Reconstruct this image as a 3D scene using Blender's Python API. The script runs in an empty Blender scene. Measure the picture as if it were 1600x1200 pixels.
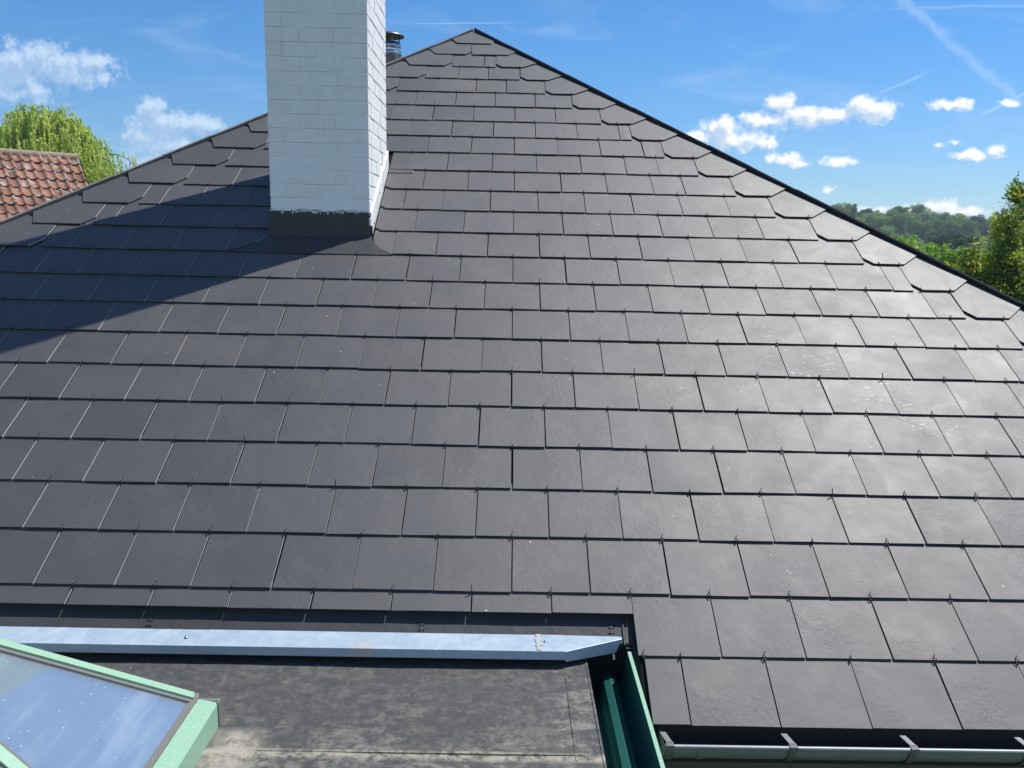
import bpy, bmesh, math, random
import numpy as np
from mathutils import Vector, Matrix
random.seed(7); rng = np.random.default_rng(7)
S = bpy.context.scene
R_ = math.radians

# ------------------------------------------------------------ camera
cam = bpy.data.cameras.new('camera'); co = bpy.data.objects.new('camera', cam); S.collection.objects.link(co)
cam.sensor_width = 36; cam.lens = 1235.26/1600*36; cam.clip_start = .05; cam.clip_end = 5000
CX, CY, CZ = -0.0398, -2.5173, 1.6957
Mr = ((0.9997702443702714, -0.019371948402343034, -0.009175297646655485),
      (-0.00542285722646349, 0.18553831397259907, -0.9826220670571705),
      (0.020737673237592378, 0.9824460604345168, 0.18539063419004914))
m = Matrix(Mr).to_4x4(); m.translation = (CX, CY, CZ); co.matrix_world = m
S.camera = co

# ------------------------------------------------------------ light
AZ, EL = 29.5, 61.0                       # sun: from the right and behind the roof
sd = Vector((math.cos(R_(EL))*math.cos(R_(AZ)), math.cos(R_(EL))*math.sin(R_(AZ)), math.sin(R_(EL))))
sl = bpy.data.lights.new('sun', 'SUN'); sl.energy = 5.0; sl.angle = R_(.53); sl.color = (1, .965, .91)
so = bpy.data.objects.new('sun', sl); S.collection.objects.link(so)
so.rotation_euler = sd.to_track_quat('Z', 'Y').to_euler()
S.view_settings.view_transform = 'Standard'; S.view_settings.look = 'None'
S.view_settings.gamma = 1; S.view_settings.exposure = 0.2
SKY = 0.10

# ------------------------------------------------------------ node helper
class NT:
    def __init__(s, tree): s.t = tree; s.n = tree.nodes; s.l = tree.links
    def add(s, typ, **kw):
        n = s.n.new(typ)
        for k, v in kw.items():
            if k == 'ins':
                for a, b in v.items():
                    if isinstance(b, bpy.types.NodeSocket): s.l.new(b, n.inputs[a])
                    else: n.inputs[a].default_value = b
            else: setattr(n, k, v)
        return n
    def math(s, op, a, b=0.0, c=None, clamp=False):
        n = s.add('ShaderNodeMath', operation=op, use_clamp=clamp)
        for i, x in enumerate((a, b) if c is None else (a, b, c)):
            if isinstance(x, bpy.types.NodeSocket): s.l.new(x, n.inputs[i])
            else: n.inputs[i].default_value = x
        return n.outputs[0]
    def ramp(s, x, lo, hi, a=0.0, b=1.0, smooth=True):
        n = s.add('ShaderNodeMapRange', interpolation_type='SMOOTHSTEP' if smooth else 'LINEAR', clamp=True) if smooth else s.add('ShaderNodeMapRange')
        s.l.new(x, n.inputs[0]); n.inputs[1].default_value = lo; n.inputs[2].default_value = hi
        n.inputs[3].default_value = a; n.inputs[4].default_value = b
        return n.outputs[0]
    def mix(s, f, a, b):
        n = s.add('ShaderNodeMix', data_type='RGBA')
        for i, x in ((0, f), (6, a), (7, b)):
            if isinstance(x, bpy.types.NodeSocket): s.l.new(x, n.inputs[i])
            else: n.inputs[i].default_value = x if i == 0 else (tuple(x)+(1,))[:4]
        return n.outputs[2]
    def noise(s, vec, scale, detail=4, rough=.55, dist=0.0):
        n = s.add('ShaderNodeTexNoise'); n.inputs['Scale'].default_value = scale
        n.inputs['Detail'].default_value = detail; n.inputs['Roughness'].default_value = rough
        n.inputs['Distortion'].default_value = dist
        if vec is not None: s.l.new(vec, n.inputs['Vector'])
        return n.outputs[0]

# ------------------------------------------------------------ world: daylight sky with cumulus far out
w = bpy.data.worlds.new('World'); S.world = w; w.use_nodes = True
N = NT(w.node_tree); N.n.clear()
out = N.add('ShaderNodeOutputWorld')
sky = N.add('ShaderNodeTexSky', sky_type='NISHITA', sun_disc=False, sun_elevation=R_(EL), sun_rotation=R_(90-AZ),
            altitude=0, air_density=1.0, dust_density=.0, ozone_density=4.0)
tc = N.add('ShaderNodeTexCoord'); sep = N.add('ShaderNodeSeparateXYZ'); N.l.new(tc.outputs['Generated'], sep.inputs[0])
yy = N.math('MAXIMUM', sep.outputs[1], .05)
px = N.math('DIVIDE', sep.outputs[0], yy); pz = N.math('DIVIDE', sep.outputs[2], yy)
cmb = N.add('ShaderNodeCombineXYZ', ins={0: px, 1: pz}); P0 = cmb.outputs[0]
BL = [(-0.5944,0.1805,0.0533,0.0288,.9),(-0.5629,0.1920,0.0380,0.0201,.9),(-0.5334,0.1818,0.0457,0.0231,.9),(-0.5024,0.1897,0.0304,0.0159,.8),(-0.5891,0.1551,0.0459,0.0131,.6),(-0.4843,0.1771,0.0191,0.0073,.5),
 (-0.4310,0.1402,0.0215,0.0147,1),(-0.4191,0.1220,0.0386,0.0185,1),(-0.3843,0.1227,0.0348,0.0133,1),(-0.3611,0.1232,0.0170,0.0089,.8),(-0.4391,0.1104,0.0348,0.0134,.8),(-0.4167,0.0974,0.0621,0.0120,.6),(-0.4331,0.0821,0.0467,0.0075,.5),
 (0.3311,0.1603,0.0186,0.0132,1),(0.3131,0.1429,0.0350,0.0104,1),(0.3516,0.1482,0.0350,0.0126,1),(0.3903,0.1505,0.0311,0.0103,1),(0.4203,0.1615,0.0186,0.0118,1),(0.4404,0.1553,0.0272,0.0147,1),
 (0.2596,0.1291,0.0273,0.0149,1),(0.2760,0.1182,0.0390,0.0134,1),(0.2366,0.1219,0.0250,0.0090,1),(0.3073,0.1174,0.0219,0.0075,1),
 (0.3387,0.0984,0.0204,0.0068,.9),(0.3565,0.0920,0.0110,0.0045,.8),(0.4050,0.0953,0.0196,0.0068,1),(0.5326,0.1662,0.0264,0.0074,1),
 (0.5730,0.1072,0.0299,0.0068,1),(0.5943,0.1129,0.0126,0.0075,1),(0.6061,0.1700,0.0124,0.0044,.9),
 (0.4570,0.0366,0.0254,0.0070,.8),(0.4886,0.0388,0.0270,0.0077,.8),(0.5359,0.0437,0.0302,0.0108,.9),(0.5682,0.0405,0.0279,0.0062,.8),(0.5132,0.0331,0.0717,0.0093,.7),
 (0.3987,0.0631,0.0095,0.0038,.6),(0.5422,0.1209,0.0094,0.0030,.7),(0.5268,0.1183,0.0063,0.0023,.5),
 (-0.85,0.20,0.10,0.03,1),(0.85,0.12,0.08,0.02,1),(0.78,0.2,0.05,0.015,1)]
def cloud_group():
    g = bpy.data.node_groups.new('cloud_density', 'ShaderNodeTree')
    g.interface.new_socket('P', in_out='INPUT', socket_type='NodeSocketVector')
    g.interface.new_socket('D', in_out='OUTPUT', socket_type='NodeSocketFloat')
    G = NT(g); gi = G.add('NodeGroupInput'); go = G.add('NodeGroupOutput')
    P = gi.outputs[0]
    warp = G.add('ShaderNodeTexNoise'); warp.inputs['Scale'].default_value = 60; warp.inputs['Detail'].default_value = 5
    G.l.new(P, warp.inputs['Vector'])
    wv = G.add('ShaderNodeVectorMath', operation='SUBTRACT', ins={0: warp.outputs['Color'], 1: (.5, .5, .5)})
    wp = G.add('ShaderNodeVectorMath', operation='MULTIPLY_ADD', ins={0: wv.outputs[0], 1: (.022, .014, 0), 2: P})
    PP = wp.outputs[0]; cur = None
    for (x, z, rx, rz, wt) in BL:
        a = G.add('ShaderNodeVectorMath', operation='SUBTRACT', ins={0: PP, 1: (x, z, 0)})
        b = G.add('ShaderNodeVectorMath', operation='MULTIPLY', ins={0: a.outputs[0], 1: (1/rx, 1/rz, 0)})
        c = G.add('ShaderNodeVectorMath', operation='LENGTH', ins={0: b.outputs[0]})
        e = G.math('MULTIPLY', G.math('SUBTRACT', 1.15, c.outputs['Value']), wt)
        cur = e if cur is None else G.math('SMOOTH_MAX', cur, e, .25) if False else G.math('MAXIMUM', cur, e)
    n1 = G.noise(P, 45, 8, .62); n2 = G.noise(P, 160, 5, .6)
    f = G.math('MULTIPLY', G.math('SUBTRACT', n1, .5), 2.5); f2 = G.math('MULTIPLY', G.math('SUBTRACT', n2, .5), .7)
    d = G.math('ADD', G.math('ADD', cur, f), f2)
    G.l.new(d, go.inputs[0]); return g
cg = cloud_group()
def cd(P):
    n = N.n.new('ShaderNodeGroup'); n.node_tree = cg; N.l.new(P, n.inputs[0]); return n.outputs[0]
d0 = cd(P0)
up = N.add('ShaderNodeVectorMath', operation='ADD', ins={0: P0, 1: (.006, .010, 0)}); d1 = cd(up.outputs[0])
al = N.math('MULTIPLY', N.ramp(d0, -.15, .72), N.ramp(px, -.2, .1, .82, .97))
lit = N.ramp(d1, .05, .85)
left = N.ramp(px, -.2, .1)                 # the clouds opposite the sun are softer
cw = N.mix(left, (.62, .74, .90), (.97, .98, 1.0)); cs = N.mix(left, (.36, .52, .74), (.50, .62, .78))
ccol = N.mix(lit, cw, cs)
# thin high veil and contrails
def streak(x0, z0, x1, z1, width, op, nscale=30, fade=.12):
    dx, dz = x1-x0, z1-z0; L = math.hypot(dx, dz); ux, uz = dx/L, dz/L
    a = N.add('ShaderNodeVectorMath', operation='SUBTRACT', ins={0: P0, 1: (x0, z0, 0)}).outputs[0]
    wn = N.math('MULTIPLY', N.math('SUBTRACT', N.noise(P0, nscale, 4), .5), width*2.5)
    t = N.add('ShaderNodeVectorMath', operation='DOT_PRODUCT', ins={0: a, 1: (ux, uz, 0)}).outputs['Value']
    s_ = N.add('ShaderNodeVectorMath', operation='DOT_PRODUCT', ins={0: a, 1: (-uz, ux, 0)}).outputs['Value']
    s_ = N.math('ABSOLUTE', N.math('ADD', s_, wn))
    k = N.ramp(s_, 0, width, 1, 0)
    e = N.math('MULTIPLY', N.ramp(t, -.1*L, fade*L), N.ramp(t, (1-fade)*L, L*1.1, 1, 0))
    return N.math('MULTIPLY', N.math('MULTIPLY', k, e), op)
# added, unseen cloud bank behind the viewer, filling the shaded chimney front
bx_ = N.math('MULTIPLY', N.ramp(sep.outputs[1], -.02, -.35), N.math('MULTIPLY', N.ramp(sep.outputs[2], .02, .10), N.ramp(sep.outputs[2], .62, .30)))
bn = N.ramp(N.noise(tc.outputs['Generated'], 5.5, 6, .6), .40, .56); fill_bank = N.math('MULTIPLY', bx_, bn)
st = [streak(-0.155, 0.2418, 0.0306, 0.248, .0011, .38, 8, .5), streak(0.44, 0.298, 0.5195, 0.2409, .009, .24, 50), streak(0.515, 0.243, 0.62, 0.168, .010, .22, 40),
      streak(0.44, 0.174, 0.501, 0.2029, .003, .30, 30, .3), streak(0.57, 0.155, 0.66, 0.199, .0035, .35), streak(0.45, 0.2736, 0.62, 0.2790, .003, .2, 20),
      streak(0.5, 0.10, 0.56, 0.135, .0035, .12, 30, .4), streak(0.36, 0.06, 0.45, 0.056, .004, .16, 30, .4)]
sx = st[0]
for q in st[1:]: sx = N.math('MAXIMUM', sx, q)
vn = N.add('ShaderNodeMapping', ins={'Vector': P0, 'Scale': (3.0, 11.0, 1)}); vv = N.noise(vn.outputs[0], 1.6, 5, .6, 1.2)
veil = N.math('MULTIPLY', N.ramp(vv, .48, .8), .20)
sx = N.math('MAXIMUM', sx, veil)
skyc = sky.outputs[0]
tint = N.mix(N.ramp(sep.outputs[2], 0, .22, 0, 1, False), (.66, .80, .98), (.45, .84, 1.14))
hue = N.add('ShaderNodeVectorMath', operation='MULTIPLY', ins={0: skyc, 1: tint})
bg1 = N.add('ShaderNodeBackground', ins={0: hue.outputs[0], 1: SKY})
bg3 = N.add('ShaderNodeBackground', ins={0: (.62, .80, 1, 1), 1: 1.0})
bg2 = N.add('ShaderNodeBackground', ins={0: ccol, 1: 1.0})
m1 = N.add('ShaderNodeMixShader', ins={0: sx, 1: bg1.outputs[0], 2: bg3.outputs[0]})
front = N.ramp(sep.outputs[1], .06, .2)
m2 = N.add('ShaderNodeMixShader', ins={0: N.math('MULTIPLY', al, front), 1: m1.outputs[0], 2: bg2.outputs[0]})
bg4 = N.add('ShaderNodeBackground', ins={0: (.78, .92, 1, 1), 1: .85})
m3 = N.add('ShaderNodeMixShader', ins={0: fill_bank, 1: m2.outputs[0], 2: bg4.outputs[0]})
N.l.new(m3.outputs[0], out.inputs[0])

# ------------------------------------------------------------ materials
MATS = {}
def mat(name, base, rough=.6, spec=.5, metal=0.0, build=None):
    if name in MATS: return MATS[name]
    mt = bpy.data.materials.new(name); mt.use_nodes = True; T = NT(mt.node_tree)
    b = T.n['Principled BSDF']; b.inputs['Base Color'].default_value = (*base, 1); b.inputs['Roughness'].default_value = rough
    b.inputs['Specular IOR Level'].default_value = spec; b.inputs['Metallic'].default_value = metal
    if build: build(T, b)
    MATS[name] = mt; return mt
def pos(T):
    return T.add('ShaderNodeNewGeometry').outputs['Position']
def bump(T, b, h, strength, dist=.002, prev=None):
    n = T.add('ShaderNodeBump', ins={'Height': h, 'Strength': strength, 'Distance': dist})
    if prev is not None: T.l.new(prev, n.inputs['Normal'])
    T.l.new(n.outputs[0], b.inputs['Normal']); return n.outputs[0]
def attr(T, name): return T.add('ShaderNodeAttribute', attribute_name=name)

def b_slate(T, b):
    P = pos(T); rn = attr(T, 'rnd').outputs['Fac']
    off = T.add('ShaderNodeVectorMath', operation='MULTIPLY_ADD', ins={0: rn, 1: (31, 17, 9), 2: P}); PR = off.outputs[0]
    big = T.noise(P, 1.1, 3); med = T.noise(PR, 5, 5, .6, .6)
    fine = T.noise(PR, 150, 5, .7); pit = T.noise(PR, 45, 6, .75, .3)
    base = T.mix(rn, (.045, .044, .047), (.058, .056, .059))
    base = T.mix(T.math('MULTIPLY', T.ramp(T.noise(P, 2.1, 3), .52, .72), .5), base, (.078, .069, .063))
    warm = T.mix(T.math('MULTIPLY', T.ramp(med, .5, .72), .35), base, (.072, .067, .063))
    # pale specks, drips and rubbed patches of lime dust, in streaks running up the slope
    mp = T.add('ShaderNodeMapping', ins={'Vector': PR, 'Scale': (26, 9, 9)}); dr = T.noise(mp.outputs[0], 1, 6, .8)
    dust = T.math('MULTIPLY', T.ramp(dr, .60, .78), T.ramp(big, .45, .62))
    c = T.mix(T.math('MULTIPLY', dust, .25), warm, (.2, .2, .2))
    # bird-lime and paint spatter patch on the right of the slope
    sp = T.add('ShaderNodeSeparateXYZ'); T.l.new(P, sp.inputs[0])
    dx = T.math('DIVIDE', T.math('SUBTRACT', sp.outputs[0], 1.72), .62); dy = T.math('DIVIDE', T.math('SUBTRACT', T.math('ADD', sp.outputs[1], T.math('MULTIPLY', sp.outputs[0], .55)), 2.45), .26)
    rr = T.math('SQRT', T.math('ADD', T.math('MULTIPLY', dx, dx), T.math('MULTIPLY', dy, dy)))
    vm = T.add('ShaderNodeMapping', ins={'Vector': P, 'Rotation': (0, 0, -.5), 'Scale': (22, 75, 40)})
    vor = T.add('ShaderNodeTexVoronoi', ins={'Vector': vm.outputs[0], 'Scale': 1.0, 'Randomness': 1.0})
    dots = T.math('MULTIPLY', T.ramp(vor.outputs['Distance'], .18, .30, 1, 0), T.ramp(T.noise(P, 9, 3), .46, .6))
    dots = T.math('MULTIPLY', dots, T.ramp(rr, .55, 1.1, 1, 0))
    c = T.mix(T.math('MULTIPLY', dots, .55), c, (.5, .5, .5))
    sv = T.add('ShaderNodeTexVoronoi', ins={'Vector': P, 'Scale': 9.0, 'Randomness': 1.0})
    c = T.mix(T.ramp(sv.outputs['Distance'], .035, .05, .8, 0), c, (.012, .012, .014))
    sv2 = T.add('ShaderNodeTexVoronoi', ins={'Vector': PR, 'Scale': 7.0, 'Randomness': 1.0})
    c = T.mix(T.ramp(sv2.outputs['Distance'], .03, .04, .6, 0), c, (.42, .42, .40))
    T.l.new(c, b.inputs['Base Color'])
    r = T.math('ADD', T.ramp(med, .3, .75, -.03, .04, False), T.math('ADD', .575, T.math('MULTIPLY', rn, .035)))
    T.l.new(r, b.inputs['Roughness'])
    rough_zone = T.ramp(T.noise(PR, 3.2, 3), .42, .7, .15, 1.0)
    n1 = bump(T, b, T.noise(PR, 6.5, 2), .08, .02)
    n2 = bump(T, b, T.math('MULTIPLY', pit, rough_zone), .8, .0028, n1)
    bump(T, b, fine, .45, .0010, n2)
slate = mat('painted_slate', (.07, .07, .08), .45, .85, 0, b_slate)
def b_raw(T, b):
    c = T.mix(T.noise(pos(T), 60, 4), (.48, .47, .44), (.66, .65, .61)); T.l.new(c, b.inputs['Base Color'])
sunny_raw = mat('sunny_side_raw_edge', (.4, .4, .38), .85, .2, 0, b_raw)  # paler raw fibre cement, given only to the sun-facing edges
dark = mat('roofing_felt', (.012, .012, .013), .9, .1)
def b_lead(T, b):
    P = pos(T); c = T.mix(T.noise(P, 7, 5), (.040, .041, .046), (.058, .058, .064)); T.l.new(c, b.inputs['Base Color'])
    n = bump(T, b, T.noise(P, 9, 3), .35, .02); bump(T, b, T.noise(P, 120, 4), .2, .001, n)
lead = mat('painted_lead', (.06, .06, .07), .55, .3, 0, b_lead)
def b_white(T, b):
    P = pos(T); n = T.noise(P, 12, 6, .65)
    c = T.mix(T.ramp(n, .35, .8), (.84, .84, .82), (.77, .77, .74))
    st = T.add('ShaderNodeMapping', ins={'Vector': P, 'Scale': (14, 14, 2.2)}); s2 = T.noise(st.outputs[0], 1.5, 5, .7)
    c = T.mix(T.math('MULTIPLY', T.ramp(s2, .56, .78), .28), c, (.46, .47, .42)); T.l.new(c, b.inputs['Base Color'])
    n1 = bump(T, b, T.noise(P, 28, 4), .35, .004); bump(T, b, T.noise(P, 190, 4), .3, .0012, n1)
white = mat('white_masonry_paint', (.8, .8, .78), .6, .35, 0, b_white)
def b_ragged(T, b):
    P = pos(T); c = T.mix(T.ramp(T.noise(P, 75, 5, .7), .36, .52), (.07, .07, .075), (.66, .66, .64)); T.l.new(c, b.inputs['Base Color'])
    bump(T, b, T.noise(P, 90, 5), .8, .008)
ragged = mat('cracked_mortar', (.3, .3, .3), .9, .2, 0, b_ragged)
def b_zinc(T, b):
    P = pos(T); n = T.noise(P, 14, 6, .7, .8)
    c = T.mix(T.ramp(n, .3, .8), (.33, .42, .50), (.44, .52, .59))
    sv = T.add('ShaderNodeTexVoronoi', ins={'Vector': P, 'Scale': 16.0})
    c = T.mix(T.ramp(sv.outputs['Distance'], .05, .12, .35, 0), c, (.70, .72, .72))
    # rusty wash near the middle and a smear of sealant over the right joint
    sp = T.add('ShaderNodeSeparateXYZ'); T.l.new(P, sp.inputs[0])
    rx = T.math('ABSOLUTE', T.math('SUBTRACT', sp.outputs[0], -.545)); k = T.math('ADD', rx, T.math('MULTIPLY', T.noise(P, 40, 5), .09))
    c = T.mix(T.math('MULTIPLY', T.math('MULTIPLY', T.ramp(k, .05, .10, 1, 0), T.ramp(T.math('ADD', sp.outputs[1], T.math('MULTIPLY', n, .03)), .215, .235, 1, 0)), .8), c, (.50, .44, .38))
    T.l.new(c, b.inputs['Base Color']); T.l.new(T.ramp(n, .3, .8, .34, .55), b.inputs['Roughness'])
    bump(T, b, T.noise(P, 16, 4), .25, .006)
zinc = mat('blue_grey_aluminium', (.5, .55, .62), .4, .5, .15, b_zinc)
def b_gut(T, b):
    P = pos(T); c = T.mix(T.noise(P, 20, 6, .7), (.18, .20, .215), (.29, .31, .32)); T.l.new(c, b.inputs['Base Color'])
    bump(T, b, T.noise(P, 12, 4), .25, .006)
gutm = mat('weathered_zinc', (.3, .3, .3), .45, .5, .3, b_gut)
def b_green(T, b):
    P = pos(T); sv = T.add('ShaderNodeTexNoise', ins={'Vector': P, 'Scale': 130.0, 'Detail': 3.0})
    c = T.mix(T.ramp(sv.outputs[0], .56, .68), (.25, .43, .30), (.34, .50, .385)); n = T.noise(P, 11, 5)
    c = T.mix(T.math('MULTIPLY', T.ramp(n, .55, .8), .3), c, (.28, .38, .29)); T.l.new(c, b.inputs['Base Color'])
green = mat('mint_green_coating', (.25, .52, .37), .5, .4, 0, b_green)
def b_shaded_green(T, b):
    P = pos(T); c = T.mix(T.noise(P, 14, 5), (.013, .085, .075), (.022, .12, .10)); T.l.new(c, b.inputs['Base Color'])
shaded_green = mat('shaded_green_coating', (.02, .18, .14), .35, .5, 0, b_shaded_green)  # green darkened to carry the shade on the gutter's inner faces
def b_mem(T, b):
    P = pos(T); sp = T.add('ShaderNodeSeparateXYZ'); T.l.new(P, sp.inputs[0])
    st = T.add('ShaderNodeMapping', ins={'Vector': P, 'Scale': (4, 11, 5)})
    n1 = T.noise(st.outputs[0], 1.2, 8, .68, .7); n2 = T.noise(P, 30, 8, .72, .3); n3 = T.noise(P, 3, 4, .6)
    c = T.mix(T.ramp(n2, .36, .7), (.050, .051, .050), (.088, .087, .081))
    near = T.ramp(T.math('ADD', sp.outputs[1], T.math('MULTIPLY', T.math('SUBTRACT', n3, .5), .5)), -.05, -.42, 0, 1)
    edge = T.ramp(T.math('ADD', sp.outputs[0], T.math('MULTIPLY', T.math('SUBTRACT', n3, .5), .15)), .13, .20, 0, .8)
    dusty = T.math('MULTIPLY', T.ramp(T.math('ADD', n1, T.math('MULTIPLY', T.math('SUBTRACT', n2, .5), .7)), .44, .74), T.math('ADD', .24, T.math('MAXIMUM', T.math('MULTIPLY', near, .7), edge)), clamp=True)
    c = T.mix(T.math('MULTIPLY', dusty, .8), c, (.24, .23, .195))
    # dust gathered along the welded seams
    seam = T.math('ABSOLUTE', T.math('SUBTRACT', T.math('ADD', sp.outputs[1], T.math('MULTIPLY', T.math('SUBTRACT', n3, .5), .03)), -.345))
    c = T.mix(T.math('MULTIPLY', T.ramp(seam, .002, .03, .8, 0), T.ramp(n2, .3, .6)), c, (.36, .33, .26))
    sx_ = T.math('ABSOLUTE', T.math('SUBTRACT', sp.outputs[0], -.86)); sy = T.math('ABSOLUTE', T.math('SUBTRACT', sp.outputs[1], -.36))
    k = T.math('ADD', T.math('ADD', sx_, T.math('MULTIPLY', sy, .35)), T.math('MULTIPLY', T.noise(P, 10, 5), .16))
    c = T.mix(T.math('MULTIPLY', T.math('MULTIPLY', T.ramp(k, .10, .24, .9, 0), T.ramp(sp.outputs[1], -.20, -.27)), T.ramp(n2, .3, .6, .3, 1)), c, (.36, .33, .26))
    sv = T.add('ShaderNodeTexVoronoi', ins={'Vector': P, 'Scale': 13.0}); c = T.mix(T.ramp(sv.outputs['Distance'], .02, .035, .6, 0), c, (.5, .5, .46))
    T.l.new(c, b.inputs['Base Color']); n = bump(T, b, n1, .35, .012); bump(T, b, n2, .35, .003, n)
mem = mat('rubber_membrane', (.08, .08, .08), .62, .4, 0, b_mem)
seal = mat('grey_sealant', (.17, .165, .155), .8, .2)
def b_glass(T, b):
    P = pos(T); st = T.add('ShaderNodeMapping', ins={'Vector': P, 'Rotation': (0, 0, .12), 'Scale': (11, 1.3, 1.3)}); n = T.noise(st.outputs[0], 1.1, 4, .6)
    sv = T.add('ShaderNodeTexVoronoi', ins={'Vector': P, 'Scale': 38.0}); dots = T.ramp(sv.outputs['Distance'], .05, .12, .6, 0)
    pale_film = T.math('MAXIMUM', T.math('ADD', .17, T.math('MULTIPLY', T.ramp(n, .50, .76), .13)), dots)  # even pale layer with soft streaks and small dots
    tr = T.add('ShaderNodeBsdfTransparent', ins={0: (.74, .84, .96, 1)}); gl = T.add('ShaderNodeBsdfGlossy', ins={0: (.80, .98, 1, 1), 'Roughness': .03})
    fr = T.add('ShaderNodeFresnel', ins={'IOR': 1.6}); f = T.math('ADD', T.math('MULTIPLY', fr.outputs[0], 1.0), .50, clamp=True)
    m1 = T.add('ShaderNodeMixShader', ins={0: f, 1: tr.outputs[0], 2: gl.outputs[0]})
    df = T.add('ShaderNodeBsdfDiffuse', ins={0: (.62, .68, .74, 1)}); m2 = T.add('ShaderNodeMixShader', ins={0: pale_film, 1: m1.outputs[0], 2: df.outputs[0]})
    o = T.n['Material Output']; T.l.new(m2.outputs[0], o.inputs[0])
glass = mat('tinted_glass', (.5, .6, .8), .05, .5, 0, b_glass)
blind = mat('white_blind', (.80, .82, .86), .8, .2)
blind2 = mat('blue_blind', (.30, .38, .60), .8, .2)
steel = mat('polished_steel', (.55, .57, .6), .22, .5, 1.0)
wire = mat('steel_wire', (.10, .095, .09), .4, .5, .8)
black = mat('black_trim', (.012, .012, .014), .6, .3)
def b_render(T, b):
    P = pos(T); c = T.mix(T.noise(P, 3, 5), (.10, .095, .09), (.16, .15, .14)); T.l.new(c, b.inputs['Base Color']); bump(T, b, T.noise(P, 60, 5), .5, .005)
render_ = mat('grey_render', (.12, .12, .12), .9, .2, 0, b_render)
timber = mat('dark_timber', (.03, .022, .018), .7, .3)
def b_pan(T, b):
    P = pos(T); a = attr(T, 'rnd').outputs['Fac']; n = T.noise(P, 5, 6, .7); n2 = T.noise(P, 22, 5, .7)
    c = T.mix(a, (.17, .075, .055), (.42, .20, .13)); c = T.mix(T.ramp(n2, .42, .66, 0, .8), c, (.20, .13, .10))
    c = T.mix(T.ramp(n, .5, .62, 0, .85), c, (.40, .36, .30)); T.l.new(c, b.inputs['Base Color']); bump(T, b, n2, .5, .012)
pan = mat('old_clay_tile', (.4, .2, .12), .85, .25, 0, b_pan)
def b_ridge(T, b):
    P = pos(T); c = T.mix(T.noise(P, 6, 6, .7), (.23, .20, .15), (.40, .31, .22)); T.l.new(c, b.inputs['Base Color']); bump(T, b, T.noise(P, 20, 5), .6, .02)
ridgem = mat('lichened_ridge_clay', (.3, .25, .2), .9, .2, 0, b_ridge)
def leafmat(name, c0, c1, c2):
    def f(T, b):
        a = attr(T, 'rnd').outputs['Fac']; c = T.mix(T.ramp(a, 0, .6, 0, 1, False), c0, c1); c = T.mix(T.ramp(a, .6, 1, 0, 1, False), c, c2)
        T.l.new(c, b.inputs['Base Color'])
        tl = T.add('ShaderNodeBsdfTranslucent'); br = T.add('ShaderNodeVectorMath', operation='MULTIPLY', ins={0: c, 1: (1.3, 1.6, .8)}); T.l.new(br.outputs[0], tl.inputs[0])
        mx = T.add('ShaderNodeMixShader', ins={0: .38, 1: b.outputs[0], 2: tl.outputs[0]}); T.l.new(mx.outputs[0], T.n['Material Output'].inputs[0])
    return mat(name, c1, .55, .35, 0, f)
lf_willow = leafmat('willow_leaves', (.32, .38, .09), (.52, .57, .15), (.68, .66, .25))
lf_con = leafmat('golden_conifer_sprays', (.045, .085, .02), (.13, .20, .03), (.62, .54, .06))
lf_bright = leafmat('bright_green_leaves', (.12, .21, .025), (.20, .32, .04), (.32, .42, .07))
lf_mid = leafmat('mid_green_leaves', (.07, .13, .03), (.12, .20, .05), (.19, .28, .075))
lf_dark = leafmat('dark_green_leaves', (.03, .055, .022), (.045, .08, .03), (.07, .11, .04))
lf_pale = leafmat('pale_green_leaves', (.14, .21, .06), (.20, .28, .09), (.28, .36, .14))
def b_bark(T, b):
    P = pos(T); c = T.mix(T.noise(P, 8, 5), (.06, .045, .03), (.13, .10, .07)); T.l.new(c, b.inputs['Base Color'])
bark = mat('bark', (.1, .08, .05), .9, .2, 0, b_bark)
def b_ground(T, b):
    P = pos(T); c = T.mix(T.noise(P, .25, 8, .7), (.035, .06, .018), (.08, .11, .03)); T.l.new(c, b.inputs['Base Color']); bump(T, b, T.noise(P, 2, 6), .6, .2)
grass = mat('meadow', (.05, .09, .03), .9, .2, 0, b_ground)

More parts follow.
